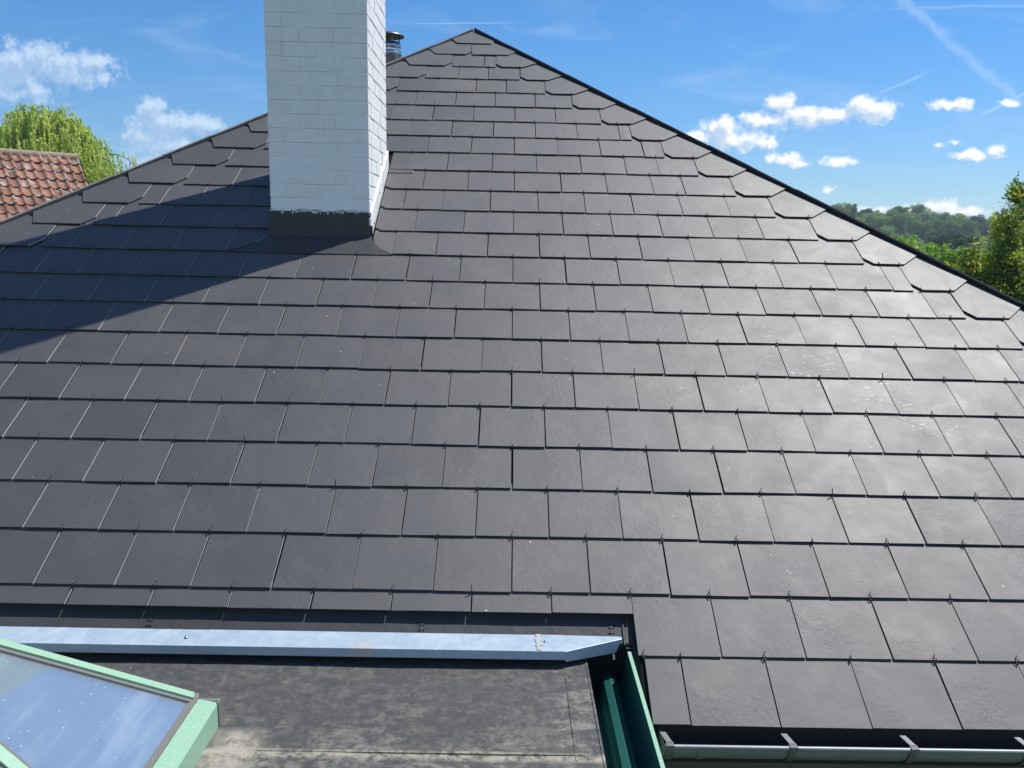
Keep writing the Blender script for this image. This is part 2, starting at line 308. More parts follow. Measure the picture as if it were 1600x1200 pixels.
# ------------------------------------------------------------ object helpers
def props(o, label=None, cat=None, group=None, kind=None):
    if label: o['label'] = label
    if cat: o['category'] = cat
    if group: o['group'] = group
    if kind: o['kind'] = kind
    return o
def empty(name, loc, label, cat, group=None):
    o = bpy.data.objects.new(name, None); S.collection.objects.link(o); o.location = loc; o.empty_display_size = .2
    return props(o, label, cat, group)
class MB:
    """collects polygons of ONE part"""
    def __init__(s): s.v = []; s.f = []; s.mi = []; s.sm = []; s.r = []
    def poly(s, pts, mi=0, sm=False, r=0.5):
        i = len(s.v); s.v += [tuple(p) for p in pts]; s.f.append(tuple(range(i, i+len(pts)))); s.mi.append(mi); s.sm.append(sm); s.r.append(r)
    def faces(s, vs, fs, mi=0, sm=False, r=0.5):
        i = len(s.v); s.v += [tuple(p) for p in vs]
        for f in fs: s.f.append(tuple(i+k for k in f)); s.mi.append(mi); s.sm.append(sm); s.r.append(r)
    def box(s, a, b, mi=0, r=0.5, T=None):
        (x0, y0, z0), (x1, y1, z1) = a, b
        vs = [(x0,y0,z0),(x1,y0,z0),(x1,y1,z0),(x0,y1,z0),(x0,y0,z1),(x1,y0,z1),(x1,y1,z1),(x0,y1,z1)]
        if T: vs = [T(*p) for p in vs]
        s.faces(vs, [(0,3,2,1),(4,5,6,7),(0,1,5,4),(1,2,6,5),(2,3,7,6),(3,0,4,7)], mi, False, r)
    def prism(s, pts, h0, h1, T, mi=0, mi_side=None, r=.5):
        """pts (a,b) counter-clockwise, extruded from h0 to h1 through T(a,b,h)"""
        n = len(pts); f0 = h0 if callable(h0) else (lambda a, b: h0); f1 = h1 if callable(h1) else (lambda a, b: h1)
        s.poly([T(a, b, f1(a, b)) for a, b in pts], mi, r=r); s.poly([T(a, b, f0(a, b)) for a, b in reversed(pts)], mi, r=r)
        for i in range(n):
            (a, b), (c, d) = pts[i], pts[(i+1) % n]
            s.poly([T(a, b, f0(a, b)), T(c, d, f0(c, d)), T(c, d, f1(c, d)), T(a, b, f1(a, b))], mi if mi_side is None else mi_side, r=r)
    def tube(s, pts, rad, n=10, mi=0, cap=True, r=.5, arc=None):
        """round bar through points; rad number or list"""
        pts = [Vector(p) for p in pts]; rings = []
        for i, p in enumerate(pts):
            t = (pts[min(i+1, len(pts)-1)] - pts[max(i-1, 0)]).normalized()
            a = t.cross(Vector((0, 0, 1)) if abs(t.z) < .9 else Vector((1, 0, 0))).normalized(); b = t.cross(a)
            rr = rad[i] if isinstance(rad, (list, tuple)) else rad
            rings.append([p + (a*math.cos(2*math.pi*k/n) + b*math.sin(2*math.pi*k/n))*rr for k in range(n)])
        vs = [q for rg in rings for q in rg]; fs = []
        for i in range(len(pts)-1):
            for k in range(n): fs.append((i*n+k, i*n+(k+1) % n, (i+1)*n+(k+1) % n, (i+1)*n+k))
        s.faces(vs, fs, mi, True, r)
        if cap:
            s.poly([tuple(q) for q in reversed(rings[0])], mi, r=r); s.poly([tuple(q) for q in rings[-1]], mi, r=r)
    def build(s, name, mats, parent=None, loc=None, rnd=False, fix=False):
        me = bpy.data.meshes.new(name); org = Vector(loc) if loc else Vector((0, 0, 0))
        me.from_pydata([tuple(Vector(p)-org) for p in s.v], [], s.f)
        for q in (mats if isinstance(mats, (list, tuple)) else [mats]): me.materials.append(q)
        me.polygons.foreach_set('material_index', s.mi); me.polygons.foreach_set('use_smooth', s.sm)
        a = me.attributes.new('rnd', 'FLOAT', 'FACE'); a.data.foreach_set('value', s.r)
        if fix:
            bm = bmesh.new(); bm.from_mesh(me); bmesh.ops.recalc_face_normals(bm, faces=bm.faces); bm.to_mesh(me); bm.free()
        me.update(); o = bpy.data.objects.new(name, me); S.collection.objects.link(o)
        o.location = org
        if parent:
            o.parent = parent; o.location = org - parent_world(parent)
        return o
def parent_world(p):
    v = Vector(p.location)
    while p.parent: p = p.parent; v += Vector(p.location)
    return v
def bevel_obj(o, w_, seg=2):
    m_ = o.modifiers.new('bevel', 'BEVEL'); m_.width = w_; m_.segments = seg; m_.limit_method = 'ANGLE'; return o

# ------------------------------------------------------------ the roof plane
A_ = 0.57560; ca, sa = math.cos(A_), math.sin(A_)
def W(u, v, h=0.0): return (u, v*ca - h*sa, v*sa + h*ca)
VR = {0: 0.0, 1: 0.259, 2: 0.522, 3: 0.788, 4: 1.046, 5: 1.301, 6: 1.562, 7: 1.82, 8: 2.08, 9: 2.339, 10: 2.593, 11: 2.855, 12: 3.114, 13: 3.376, 14: 3.637, 15: 3.903, 16: 4.167, 17: 4.426, 18: 4.69, 19: 4.955, 20: 5.218, 21: 5.485, 22: 5.746, 23: 6.010, 24: 6.280, 25: 6.55}
JU = {
 1:[0.64, 0.959, 1.282, 1.603, 1.915],
 2:[-1.736, -1.415, -1.104, -0.783, -0.469, -0.155, 0.162, 0.48, 0.797, 1.118, 1.444, 1.768],
 3:[-1.896, -1.575, -1.271, -0.952, -0.635, -0.31, 0.004, 0.319, 0.642, 0.958, 1.279, 1.601, 1.927],
 4:[-2.057, -1.739, -1.426, -1.119, -0.784, -0.466, -0.152, 0.161, 0.476, 0.798, 1.119, 1.438, 1.768, 2.09],
 5:[-2.219, -1.906, -1.582, -1.253, -0.91, -0.624, -0.311, 0.002, 0.317, 0.634, 0.951, 1.276, 1.598, 1.927, 2.25],
 6:[-2.379, -2.063, -1.742, -1.429, -1.106, -0.788, -0.474, -0.158, 0.159, 0.473, 0.793, 1.115, 1.436, 1.76, 2.088, 2.41],
 7:[-2.546, -2.227, -1.908, -1.59, -1.269, -0.949, -0.631, -0.317, -0.003, 0.313, 0.631, 0.951, 1.273, 1.594, 1.922, 2.25, 2.572],
 8:[-2.711, -2.399, -2.071, -1.753, -1.434, -1.118, -0.796, -0.477, -0.162, 0.155, 0.473, 0.791, 1.113, 1.435, 1.756, 2.084, 2.409, 2.645],
 9:[-2.875, -2.555, -2.235, -1.91, -1.592, -1.278, -0.957, -0.637, -0.321, -0.003, 0.313, 0.633, 0.953, 1.274, 1.596, 1.919, 2.248, 2.484],
 10:[-2.711, -2.393, -2.073, -1.751, -1.43, -1.113, -0.794, -0.476, -0.164, 0.153, 0.47, 0.792, 1.115, 1.434, 1.756, 2.084, 2.41],
 11:[-3.077, -2.809, -2.56, -2.233, -1.916, -1.609, -1.283, -0.957, -0.635, -0.319, -0.002, 0.314, 0.63, 0.952, 1.274, 1.595, 1.918, 2.249],
 12:[-2.715, -2.393, -2.078, -1.761, -0.746, -0.478, -0.162, 0.16, 0.471, 0.792, 1.113, 1.436, 1.755, 2.093],
 13:[-2.56, -2.245, -1.926, -0.636, -0.321, -0.001, 0.317, 0.636, 0.953, 1.277, 1.6],
 14:[-2.333, -2.085, -1.765, -0.739, -0.476, -0.16, 0.162, 0.476, 0.797, 1.119, 1.44],
 15:[-1.924, -0.63, -0.322, 0.001, 0.324, 0.642, 0.961, 1.178],
 16:[-0.744, -0.48, -0.16, 0.16, 0.478, 0.801, 1.037],
 17:[-0.641, -0.321, -0.003, 0.319, 0.637, 0.955],
 18:[-0.798, -0.481, -0.163, 0.158, 0.479, 0.803],
 19:[-0.959, -0.646, -0.324, 0.001, 0.322, 0.622],
 20:[-0.806, -0.484, -0.162, 0.164], 21:[-0.964, -0.647, -0.325, -0.072], 22:[-0.49, -0.232], 23:[-0.277], 24:[]}
UA, VA, SH = -.403, 6.602, .806
def hipL(v): return UA - (VA-v)*SH
def hipR(v): return UA + (VA-v)*SH
def jL(v): return hipL(v) + .322
def jR(v): return hipR(v) - .246
UC, VC = .487, .436                      # the corner where the flat roof cuts into the slope
CHL, CHR, CHF, CHB = -1.525, -.907, 2.554, 3.284   # chimney

house = empty('house', (0, 5.5, -4.6), 'hipped house roof of dark painted slates with a tall white brick chimney, filling the foreground', 'house')
roof = MB()
def hfun(vt, extra=0.0, tilt=0.0, uc=0.0):
    def f(u, v): return .0098 + extra - (v-vt)*.036 + tilt*(u-uc)
    return f
TH = .0052
def slate_piece(poly, vt, extra=0.0):
    rr = random.random(); ua = sum(p[0] for p in poly)/len(poly); tilt = random.gauss(0, .0035)
    h = hfun(vt, extra + abs(random.gauss(0, .0008)), tilt, ua)
    dv = random.gauss(0, .0019); du = random.gauss(0, .0008); rot = random.gauss(0, .0022)
    poly = [(ua + (u-ua) - rot*(v-vt) + du, v + dv + rot*(u-ua)) for u, v in poly]
    n = len(poly); rect = n == 4
    if rect:
        (a0, b0), (a1, b1), (a2, b2), (a3, b3) = poly; NU, NV = 6, 5
        amp = random.uniform(.0002, .0010); ph = random.uniform(0, 6.28); amp2 = random.uniform(-.0012, .0008)
        top = []
        for j in range(NV+1):
            for i in range(NU+1):
                s, t = i/NU, j/NV
                u = (a0*(1-s)+a1*s)*(1-t) + (a3*(1-s)+a2*s)*t; v = (b0*(1-s)+b1*s)*(1-t) + (b3*(1-s)+b2*s)*t
                wv = amp*math.sin(3*s*2+ph)*(1-t) + amp2*4*(s-.5)**2*(1-t)
                top.append((u, v, h(u, v) + TH + wv))
        roof.faces([W(*p) for p in top], [(j*(NU+1)+i, j*(NU+1)+i+1, (j+1)*(NU+1)+i+1, (j+1)*(NU+1)+i) for j in range(NV) for i in range(NU)], 0, True, rr)
        def edge(idx, mi):
            for q in range(len(idx)-1):
                p, s_ = top[idx[q]], top[idx[q+1]]
                roof.poly([W(p[0], p[1], h(p[0], p[1])), W(s_[0], s_[1], h(s_[0], s_[1])), W(*s_), W(*p)], mi, r=rr)
        edge(list(range(NU+1)), 2); edge([j*(NU+1)+NU for j in range(NV+1)], 1)  # edge light put into colour: sun-facing side pale, shaded sides dark
        edge([j*(NU+1) for j in range(NV, -1, -1)], 2)
        roof.poly([W(u, v, h(u, v)) for u, v in reversed(poly)], 2, r=rr)
    else:
        hh = lambda u, v: h(u, v) + TH
        roof.poly([W(u, v, hh(u, v)) for u, v in poly], 0, r=rr); roof.poly([W(u, v, h(u, v)) for u, v in reversed(poly)], 2, r=rr)
        for i in range(n):
            (a, b), (c, d) = poly[i], poly[(i+1) % n]
            roof.poly([W(a, b, h(a, b)), W(c, d, h(c, d)), W(c, d, hh(c, d)), W(a, b, hh(a, b))], 1 if abs(c-a) < abs(d-b) and d > b else 2, r=rr)  # pale colour on the sun-facing side only, dark on the shaded ones
HOOKS = []
GAP = .0022
def fill(js, lo, hi, row=0):
    js = sorted(j for j in js if lo+.07 < j < hi-.07); full = [lo]+js+[hi]; out_ = [lo]
    for a, b in zip(full, full[1:]):
        if b-a > .45 and not (a > -1.95 and b < -.55 and a < -1.3 and 11 <= row <= 15):
            if b == hi:                         # grow regularly from the last known joint
                x = a+.3195
                while x < b-.05: out_.append(x); x += .3195
            else:
                x = b-.3195; tmp = []
                while x > a+.05: tmp.append(x); x -= .3195
                out_ += tmp[::-1]
        out_.append(b)
    return out_
for j in range(0, 24):
    vt, vn = VR[j], VR[j+1]; gl = vn-vt; vtop = vt + gl*1.42 if j < 22 else min(vt+gl*1.42, 6.5)
    lo, hi = jL(vn), jR(vn)
    left_lo = lo
    if j == 0: left_lo = UC+.016
    if j >= 22: vtop = min(vtop, VA-.16)
    js = fill(JU.get(j+1, []), lo, hi, j) if j > 0 else [UC+.016] + [x for x in fill(JU[1], UC+.016, hi)][1:]
    if j == 0: js = [UC+.016]+[0.64, 0.959, 1.282, 1.603, 1.915]; x = 1.915+.32
    if j == 0:
        while x < hi-.06: js.append(x); x += .3195
        js.append(hi)
    for a, b in zip(js, js[1:]):
        g1 = random.choice([.0022, .0028, .0036]); g2 = random.choice([.0022, .0028, .0038])
        a_, b_ = a+g1, b-g2; vtail = vt
        if b-a > .6: continue                 # the stretch taken up by the chimney
        if j >= 11 and j <= 15 and a_ < CHR+.06 and b_ > CHR-.05 and a_ < CHR: a_ = CHR+.022
        if j == 1 and b_ < UC+.02:
            vtail = VC
        if j == 1 and a < UC-.02 < b: a_ = a+g1; vtail = VC; b_ = UC-.006
        if j == 0 and a_ < UC: continue
        near_hip = a < js[0]+.5 or b > js[-1]-.5
        vtp = vn + (.11 if near_hip else .032)
        if j == 22 or j == 21 or j == 23: vtp = min(vtp, VA-.1)
        # keep the heads inside the hips
        if a_ < hipL(vtp)+.01 or b_ > hipR(vtp)-.01:
            vtp = min(vtp, vn+.03)
        slate_piece([(a_, vtail), (b_, vtail), (b_, vtp), (a_, vtp)], vt)
    # the part of the course to the right of the chimney starts beside the side flashing
    if 11 <= j <= 15:
        st_ = [x for x in js if x > CHR+.03][0]
        ch = .035 if j in (12, 13, 14) else .0
        if j == 11: poly = [(-.752, vt), (st_-GAP, vt), (st_-GAP, vt+gl*1.4), (CHR+.03, vt+gl*1.4), (CHR+.022, vt+.20), (-.872, vt+.125), (-.83, vt+.06)]
        elif j == 15: poly = [(-.816, vt), (st_-GAP, vt), (st_-GAP, vt+gl*1.4), (CHR+.022, vt+gl*1.4), (CHR+.022, 4.02), (-.862, 3.995), (-.842, 3.982), (-.846, 3.948)]
        else: poly = [(CHR+.028+ch, vt), (st_-GAP, vt), (st_-GAP, vt+gl*1.4), (CHR+.022, vt+gl*1.4), (CHR+.022, vt+ch)]
        slate_piece(poly, vt)
        if j == 15: slate_piece([(CHR+.022, 3.852), (-.716, 3.853), (-.722, 4.1), (CHR+.022, 4.1)], 3.853, -.003)
        en_ = [x for x in js if x < CHL+.03][-1]
        if j == 11: slate_piece([(en_+GAP, vt), (-1.748, vt), (-1.665, vt+.045), (-1.60, vt+.105), (-1.548, vt+.20), (CHL-.006, vt+.24), (CHL-.006, vt+gl*1.2), (en_+GAP, vt+gl*1.2)], vt)
        elif CHL-en_ > .05: slate_piece([(en_+GAP, vt), (CHL-.006, vt), (CHL-.006, vt+gl*1.4), (en_+GAP, vt+gl*1.4)], vt)
    # hip slates
    if j >= 1:
        u = jL(vn); hb = hipL(vt)
        if j < 23: slate_piece([(hb+.135+.035, vt), (u-.066, vt), (u-.002, vt+.088), (u-.002, vn+.02), (hipL(vn+.10)+.004, vn+.10), (hipL(vt+.135)+.004, vt+.135)], vt, .0032)
    u = jR(vn)
    if 23 > j: slate_piece([(u+.055, vt), (u+.055+.185, vt), (hipR(vt+.11)-.004, vt+.11), (hipR(vn+.10)-.004, vn+.10), (u+.002, vn+.02), (u+.002, vt+.065)], vt, .0032)
    if j == 23:
        slate_piece([(hipL(vt)+.16, vt), (UA-.05, vt), (UA-.003, vt+.06), (UA-.003, vt+.30), (hipL(vt+.34), vt+.34), (hipL(vt+.12), vt+.12)], vt, .003)
        slate_piece([(UA+.05, vt), (hipR(vt)-.14, vt), (hipR(vt+.09), vt+.09), (hipR(vt+.34), vt+.34), (UA+.003, vt+.30), (UA+.003, vt+.07)], vt, .003)
    # steel hooks at the joints below the upper edge of this course
    if j > 0 or True:
        for x in js[1:-1]:
            if not (CHL-.02 < x < CHR+.02 and 10 < j < 16): HOOKS.append((x, vn))
        if j < 23: HOOKS.append((js[-1], vn)); HOOKS.append((js[0], vn))
slate_piece([(hipL(6.27)+.13, 6.27), (hipR(6.27)-.09, 6.27), (hipR(6.35), 6.35), (UA+.01, VA-.01), (UA-.01, VA-.01), (hipL(6.37), 6.37)], 6.27, .004)
roof_o = roof.build('slate_roof', [slate, sunny_raw, slate], house)
props(roof_o, kind=None)

# underlay, with the rectangle of the flat roof cut out
ub = MB()
def under(pts, h=-.0065): ub.poly([W(u, v, h) for u, v in pts])
under([(hipL(0), 0), (-6.2, 0), (-6.2, .0)][:0] or [(UC+.002, 0.01), (hipR(0), 0.01), (hipR(.46), .46), (UC+.002, .46)])
under([(hipL(.46), .46), (hipR(.46), .46), (UA, VA)])
ub.build('roofing_underlay', dark, roof_o, fix=False)

# lead apron and side gutter below the cut edge (30 mm lower than the slates)
ap = MB()
ap.poly([W(-6.2, .32, -.026), (W(.470, .32, -.026)), W(.470, .56, -.026), W(-6.2, .56, -.026)])
ap.poly([W(.470, -.06, -.026), W(.53, -.06, -.026), W(.53, .56, -.026), W(.470, .56, -.026)])
for us, wv in ((-.345, .011), (.395, .008), (-1.40, .004)):
    ap.box((us-wv/2, .26, -.026), (us+wv/2, .43, -.0235), T=W)
    for k in range(4): ap.box((us-.011+random.uniform(-.002, .002), .325+k*.022, -.026), (us+.011, .3285+k*.022, -.0218), T=W)
ap.box((.438, .32, -.026), (.444, .43, -.019), T=W); ap.box((.444, .305, -.026), (.53, .309, -.022), T=W)
ap.build('lead_apron', lead, roof_o)
# vertical faces under the cut slates
cutf = MB()
cutf.poly([W(-6.2, VC+.03, -.026), W(UC, VC+.03, -.026), W(UC, VC+.03, .004), W(-6.2, VC+.03, .004)])
cutf.poly([W(UC+.03, -.02, -.026), W(UC+.03, VC+.03, -.026), W(UC+.03, VC+.03, .003), W(UC+.03, -.02, .003)])
cutf.build('cut_edge_board', dark, roof_o)

# hip flashings: an upstand along each hip
def hip_flash(fn, side, name, mt, hgt, lap):
    b = MB(); v = -.02; k = 0
    while v < VA-.005:
        v2 = min(v+.31, VA); dz = .002*(k % 2) + random.uniform(0, .002)
        u0, u1 = fn(v), fn(v2); t = .007
        o_ = side*.004
        # rises from the slope, then folds over the other side of the hip
        sec = [(0, -.004), (0, hgt+dz), (side*.013, hgt+dz+.004), (side*.11, hgt+dz-.085), (side*.11, hgt+dz-.092), (side*.018, -.004)]
        L0 = [W(u0+o_+du, v, h) for du, h in sec]; L1 = [W(u1+o_+du, v2+lap, h+.0005) for du, h in sec]
        n = len(sec); r_ = random.random()
        for i in range(n): b.poly([L0[i], L0[(i+1) % n], L1[(i+1) % n], L1[i]], 0, r=r_)
        b.poly(L0, 0, r=r_); b.poly(L1[::-1], 0, r=r_); v = v2; k += 1
    return b.build(name, mt, roof_o, fix=True)
hip_flash(hipL, -1, 'hip_flashing', raw_ if (raw_ := mat('weathered_hip_edge', (.17, .165, .16), .8, .3, 0, lambda T, b: (T.l.new(T.mix(T.noise(pos(T), 40, 5, .7), (.11, .11, .11), (.26, .25, .24)), b.inputs['Base Color']), bump(T, b, T.noise(pos(T), 60, 4), .5, .004)))) else None, .024, .004)
hip_flash(hipR, 1, 'hip_flashing', mat('dark_hip_metal', (.035, .036, .042), .3, .5, .3), .029, .004)

# the other slopes, coursed
def slope(tri, name):
    a, b, top = [Vector(p) for p in tri]; m_ = MB(); nrow = 25
    for k in range(nrow):
        t0, t1 = k/nrow, min((k+1.25)/nrow, 1); up_ = Vector((0, 0, .012))
        l0, r0 = a.lerp(top, t0), b.lerp(top, t0); l1, r1 = a.lerp(top, t1), b.lerp(top, t1); nx = max(1, int((r0-l0).length/.32))
        for i in range(nx):
            f0, f1 = (i+.006)/nx, (i+.994)/nx
            m_.poly([l0.lerp(r0, f0)+up_, l0.lerp(r0, f1)+up_, l1.lerp(r1, f1), l1.lerp(r1, f0)], 0, r=random.random())
    m_.poly([a, b, top], 1)
    return m_.build(name, [slate, dark], house)
AP = W(UA, VA, -.012); eL = W(hipL(0), 0, -.012); eR = W(hipR(0), 0, -.012); by = 2*AP[1]-eL[1]
slope(((eL[0], by, eL[2]), eL, AP), 'side_slope'); slope((eR, (eR[0], by, eR[2]), AP), 'side_slope'); slope(((eR[0], by, eR[2]), (eL[0], by, eL[2]), AP), 'back_slope')

# walls and eaves
wl = MB(); wl.box((hipL(0)+.35, .38, -4.6), (hipR(0)-.35, by-.38, -.12)); wl.build('wall', render_, house)
fa = MB()
fa.box((UC+.03, .086, -.20), (hipR(0), .11, .02)); fa.box((UC+.03, .11, -.20), (hipR(0), .40, -.185)); fa.build('fascia', timber, house)

# gutter on the eave
gt = MB(); gx0, gx1 = UC+.045, hipR(0)+.05; cy, cz, r0 = -.006, -.012, .086
prof = [(cy+r0*math.cos(a), cz+r0*math.sin(a)) for a in np.linspace(0, -math.pi, 15)]
prof[0] = (prof[0][0], prof[0][1]+.02)
inner = [(cy+(y-cy)*.965, cz+(z-cz)*.965+.0006) for y, z in prof]
xs = [gx0, .625, .632, 1.9, 1.907, 3.2, gx1]
def strip(pr, flip):
    n = len(pr); vs = [(x, y, z) for x in xs for y, z in pr]; fs = []
    for i in range(len(xs)-1):
        for k in range(n-1):
            q = (i*n+k, i*n+k+1, (i+1)*n+k+1, (i+1)*n+k); fs.append(q if flip else q[::-1])
    gt.faces(vs, fs, gmi, True)
gmi = 0
strip(prof, False); gmi = 1; strip(inner, True)
gt.tube([(gx0, cy-r0-.004, cz+.001), (gx1, cy-r0-.004, cz+.001)], .0075, 12)
gt.poly([(gx0, y, z) for y, z in prof])
for x in (.66, 1.905):                      # soldered collars
    cp = [(cy+(y-cy)*1.035, cz+(z-cz)*1.035) for y, z in prof]
    for k in range(len(cp)-1): gt.poly([(x-.012, *cp[k]), (x+.012, *cp[k]), (x+.012, *cp[k+1]), (x-.012, *cp[k+1])], 0, True)
gutter = gt.build('gutter', [gutm, mat('gutter_inside_dark', (.035, .035, .035), .6, .4)], house)  # inside of the gutter in a darker grey than the outside
for x in (.548, .971, 1.387, 1.789, 2.2, 2.62, 3.04, 3.46, 3.88, 4.3):
    b = MB(); cp = [(cy+(y-cy)*1.06, cz+(z-cz)*1.06) for y, z in prof]; hw = .013
    for k in range(len(cp)-1): b.poly([(x-hw, *cp[k]), (x+hw, *cp[k]), (x+hw, *cp[k+1]), (x-hw, *cp[k+1])], 0, True)
    b.box((x-hw, cy-r0-.016, cz-.004), (x+hw, cy-r0+.010, cz+.012))
    sk = lambda a, c, d: (a - (c+.085)*.25, c, d)
    b.box((x-hw*.8, cy-r0+.004, cz+.010), (x+hw*.8, cy-r0+.052, cz+.0135), T=lambda a, c, d: (a-(c+.09)*.3, c, d+(c+.09)*.1))
    b.box((x-hw, .01, -.002), (x+hw, .09, .002), T=lambda a, c, d: (a+(c)*.2, c, d))
    b.build('bracket', mat('dull_bracket', (.16, .165, .17), .5, .4, .4), gutter)

# hooks --------------------------------------------------------------
def hook_mesh(kind):
    b = MB(); w_ = .0016
    lo_, hi_ = (-.010, .016)
    path = {0: [(0, lo_, .005), (0, -.0040, .008), (0, -.0036, .0225), (-.0015, .004, .0245), (-.005, .006, .0215), (-.001, .014, .0185), (.002, .020, .0215)],
            1: [(0, lo_, .005), (0, -.0045, .008), (0, -.0040, .024), (.0016, .005, .0255), (.004, .015, .018)],
            2: [(0, lo_, .005), (0, -.004, .008), (0, -.004, .020), (-.0010, .006, .028), (-.002, .012, .042)]}[kind]
    b.tube([Vector(W(*p)) for p in path], w_*1.35, 6)
    if kind != 2: b.box((-.0060, -.0056, .0055), (.0045, -.0022, .0105), T=W)
    o = b.build('slate_hook', wire, roof_o); return o
hk = [hook_mesh(k) for k in range(3)]
HOOKS = [h for h in HOOKS if not (h[0] < UC and h[1] < .3)]
cams = Vector((CX, CY, CZ))
HOOKS.sort(key=lambda h: (Vector(W(h[0], h[1]))-cams).length)
vis = []
for h in HOOKS:
    p = Matrix(Mr).transposed() @ (Vector(W(*h))-cams); sx_, sy_ = p.x/-p.z, p.y/-p.z
    if abs(sx_) < .65 and abs(sy_) < .49: vis.append(h)
rw = parent_world(roof_o); used = [0, 0, 0]; stuffb = MB()
for i, (u, v) in enumerate(vis):
    k = random.choices((0, 1, 2), (70, 24, 6))[0]; p = Vector(W(u, v, random.uniform(-.001, .001)))
    if i < 3: k = i
    if i < 100:
        o = hk[k] if used[k] == 0 else hk[k].copy()
        if used[k]: S.collection.objects.link(o); o.parent = roof_o
        used[k] = 1; o.location = p - rw
    else:
        vs = [Vector(x.co)+p for x in hk[k].data.vertices]; stuffb.faces(vs, [tuple(f.vertices) for f in hk[k].data.polygons], 0, True)
so_ = stuffb.build('slate_hooks', wire, roof_o); so_['kind'] = 'stuff'

# mortar crumbs by the broken slate
mc = MB()
for k in range(26):
    u = -.905 + abs(random.gauss(0, .028)); v = random.uniform(3.92, 4.0) ; s = random.uniform(.002, .006); c = Vector(W(u, v, .010))
    vs = [c+Vector((random.uniform(-s, s), random.uniform(-s, s), random.uniform(-s, s))) for _ in range(4)]; mc.faces(vs, [(0,1,2),(0,2,3),(0,3,1),(1,3,2)])
mc.build('mortar_crumbs', white, roof_o)

# ------------------------------------------------------------ chimney
ch = MB(); CT = 5.0
ch.box((CHL+.004, CHF+.004, 1.3), (CHR-.004, CHB-.004, CT))
chimney = ch.build('chimney', white, house)
br = MB(); hc = .0832; z0 = 1.809 - 8*hc; ncx = 3; bl = (CHR-CHL)/3.0
def brick(x0, y0, zz0, x1, y1, zz1, nrm):
    j = random.uniform(-.0020, .0026); rx = random.uniform(-.0014, .0014)
    ox, oy = nrm[0]*j, nrm[1]*j
    br.box((x0+ox, y0+oy, zz0+rx), (x1+ox, y1+oy, zz1+rx), r=random.random())
for c in range(40):
    a, b = z0+c*hc+.0036, z0+(c+1)*hc-.0036
    if a < 1.50 or b > CT: continue
    odd = c % 2
    xs_ = [CHL] + [CHL+bl*(k+(.5 if odd else 0)+(0 if odd else 0)) for k in range(0 if odd else 1, 3)] + [CHR]
    for i, (x0, x1) in enumerate(zip(xs_, xs_[1:])):
        g0 = 0 if i == 0 else .0035; g1 = 0 if i == len(xs_)-2 else .0035
        brick(x0+g0, CHF, a, x1-g1, CHF+.09, b, (0, -1)); brick(x0+g0, CHB-.09, a, x1-g1, CHB, b, (0, 1))
    ly = CHB-CHF-.18-.008; nb = 3; ys = [CHF+.094 + ly*t for t in ([0, .33, .67, 1] if odd else [0, .17, .5, .83, 1])]
    for y0, y1 in zip(ys, ys[1:]):
        brick(CHR-.09, y0+.0035, a, CHR, y1-.0035, b, (1, 0)); brick(CHL, y0+.0035, a, CHL+.09, y1-.0035, b, (-1, 0))
bo = br.build('brickwork', white, chimney); bevel_obj(bo, .0035, 2)
cap = MB(); cap.box((CHL-.05, CHF-.05, CT), (CHR+.05, CHB+.05, CT+.09)); bevel_obj(cap.build('cap', white, chimney), .01)
# front flashing in two steps, ragged mortar above it
ff = MB(); y = CHF
ff.box((CHL-.010, y-.008, 1.722), (CHR+.006, y+.05, 1.812)); ff.box((CHL-.012, y-.016, 1.600), (CHR+.010, y+.05, 1.734))
bevel_obj(ff.build('front_flashing', lead, chimney), .002)
rg = MB(); nseg = 90
for k in range(nseg):
    x0 = CHL-.004 + (CHR-CHL+.008)*k/nseg; x1 = x0 + (CHR-CHL+.008)/nseg*random.uniform(.8, 1.3)
    rg.box((x0, CHF-random.uniform(.003, .011), 1.802+random.uniform(-.004, .004)), (x1, CHF+.02, 1.818+random.uniform(-.006, .010)), T=lambda a, b, c: (a, b, c+.004*math.sin(a*23)))
rg.build('mortar_fillet', ragged, chimney)
# side flashing: painted band following the slope
sf = MB(); fx = CHR+.010; pts = []
def zr(y): return y*math.tan(A_)
segs = [(CHF-.012, CHF+.27), (CHF+.25, CHF+.52), (CHF+.50, CHB+.01)]
for i, (ya, yb) in enumerate(segs):
    o_ = .0015*i
    wv = [random.uniform(-.003, .003) for _ in range(4)]
    quad = [(ya, zr(ya)-.01), (yb, zr(yb)-.01), (yb, zr(yb)+.125), ((ya+yb)/2, zr((ya+yb)/2)+.128+wv[1]), (ya, zr(ya)+.125+wv[0])]
    n = len(quad)
    f0 = [(CHR-.002, a, b) for a, b in quad]; f1 = [(fx+o_, a, b) for a, b in quad]
    sf.poly(f1); sf.poly(f0[::-1])
    for k in range(n): sf.poly([f0[k], f0[(k+1) % n], f1[(k+1) % n], f1[k]])
for (y_, dz) in ((CHF+.10, .03), (CHF+.33, .08), (CHF+.62, .10)): sf.box((fx-.002, y_-.005, zr(y_)+dz-.004), (fx+.005, y_+.005, zr(y_)+dz+.004), 1)
sf.build('side_flashing', [mat('white_painted_lead', (.76, .76, .73), .55, .4), dark], chimney, fix=True)
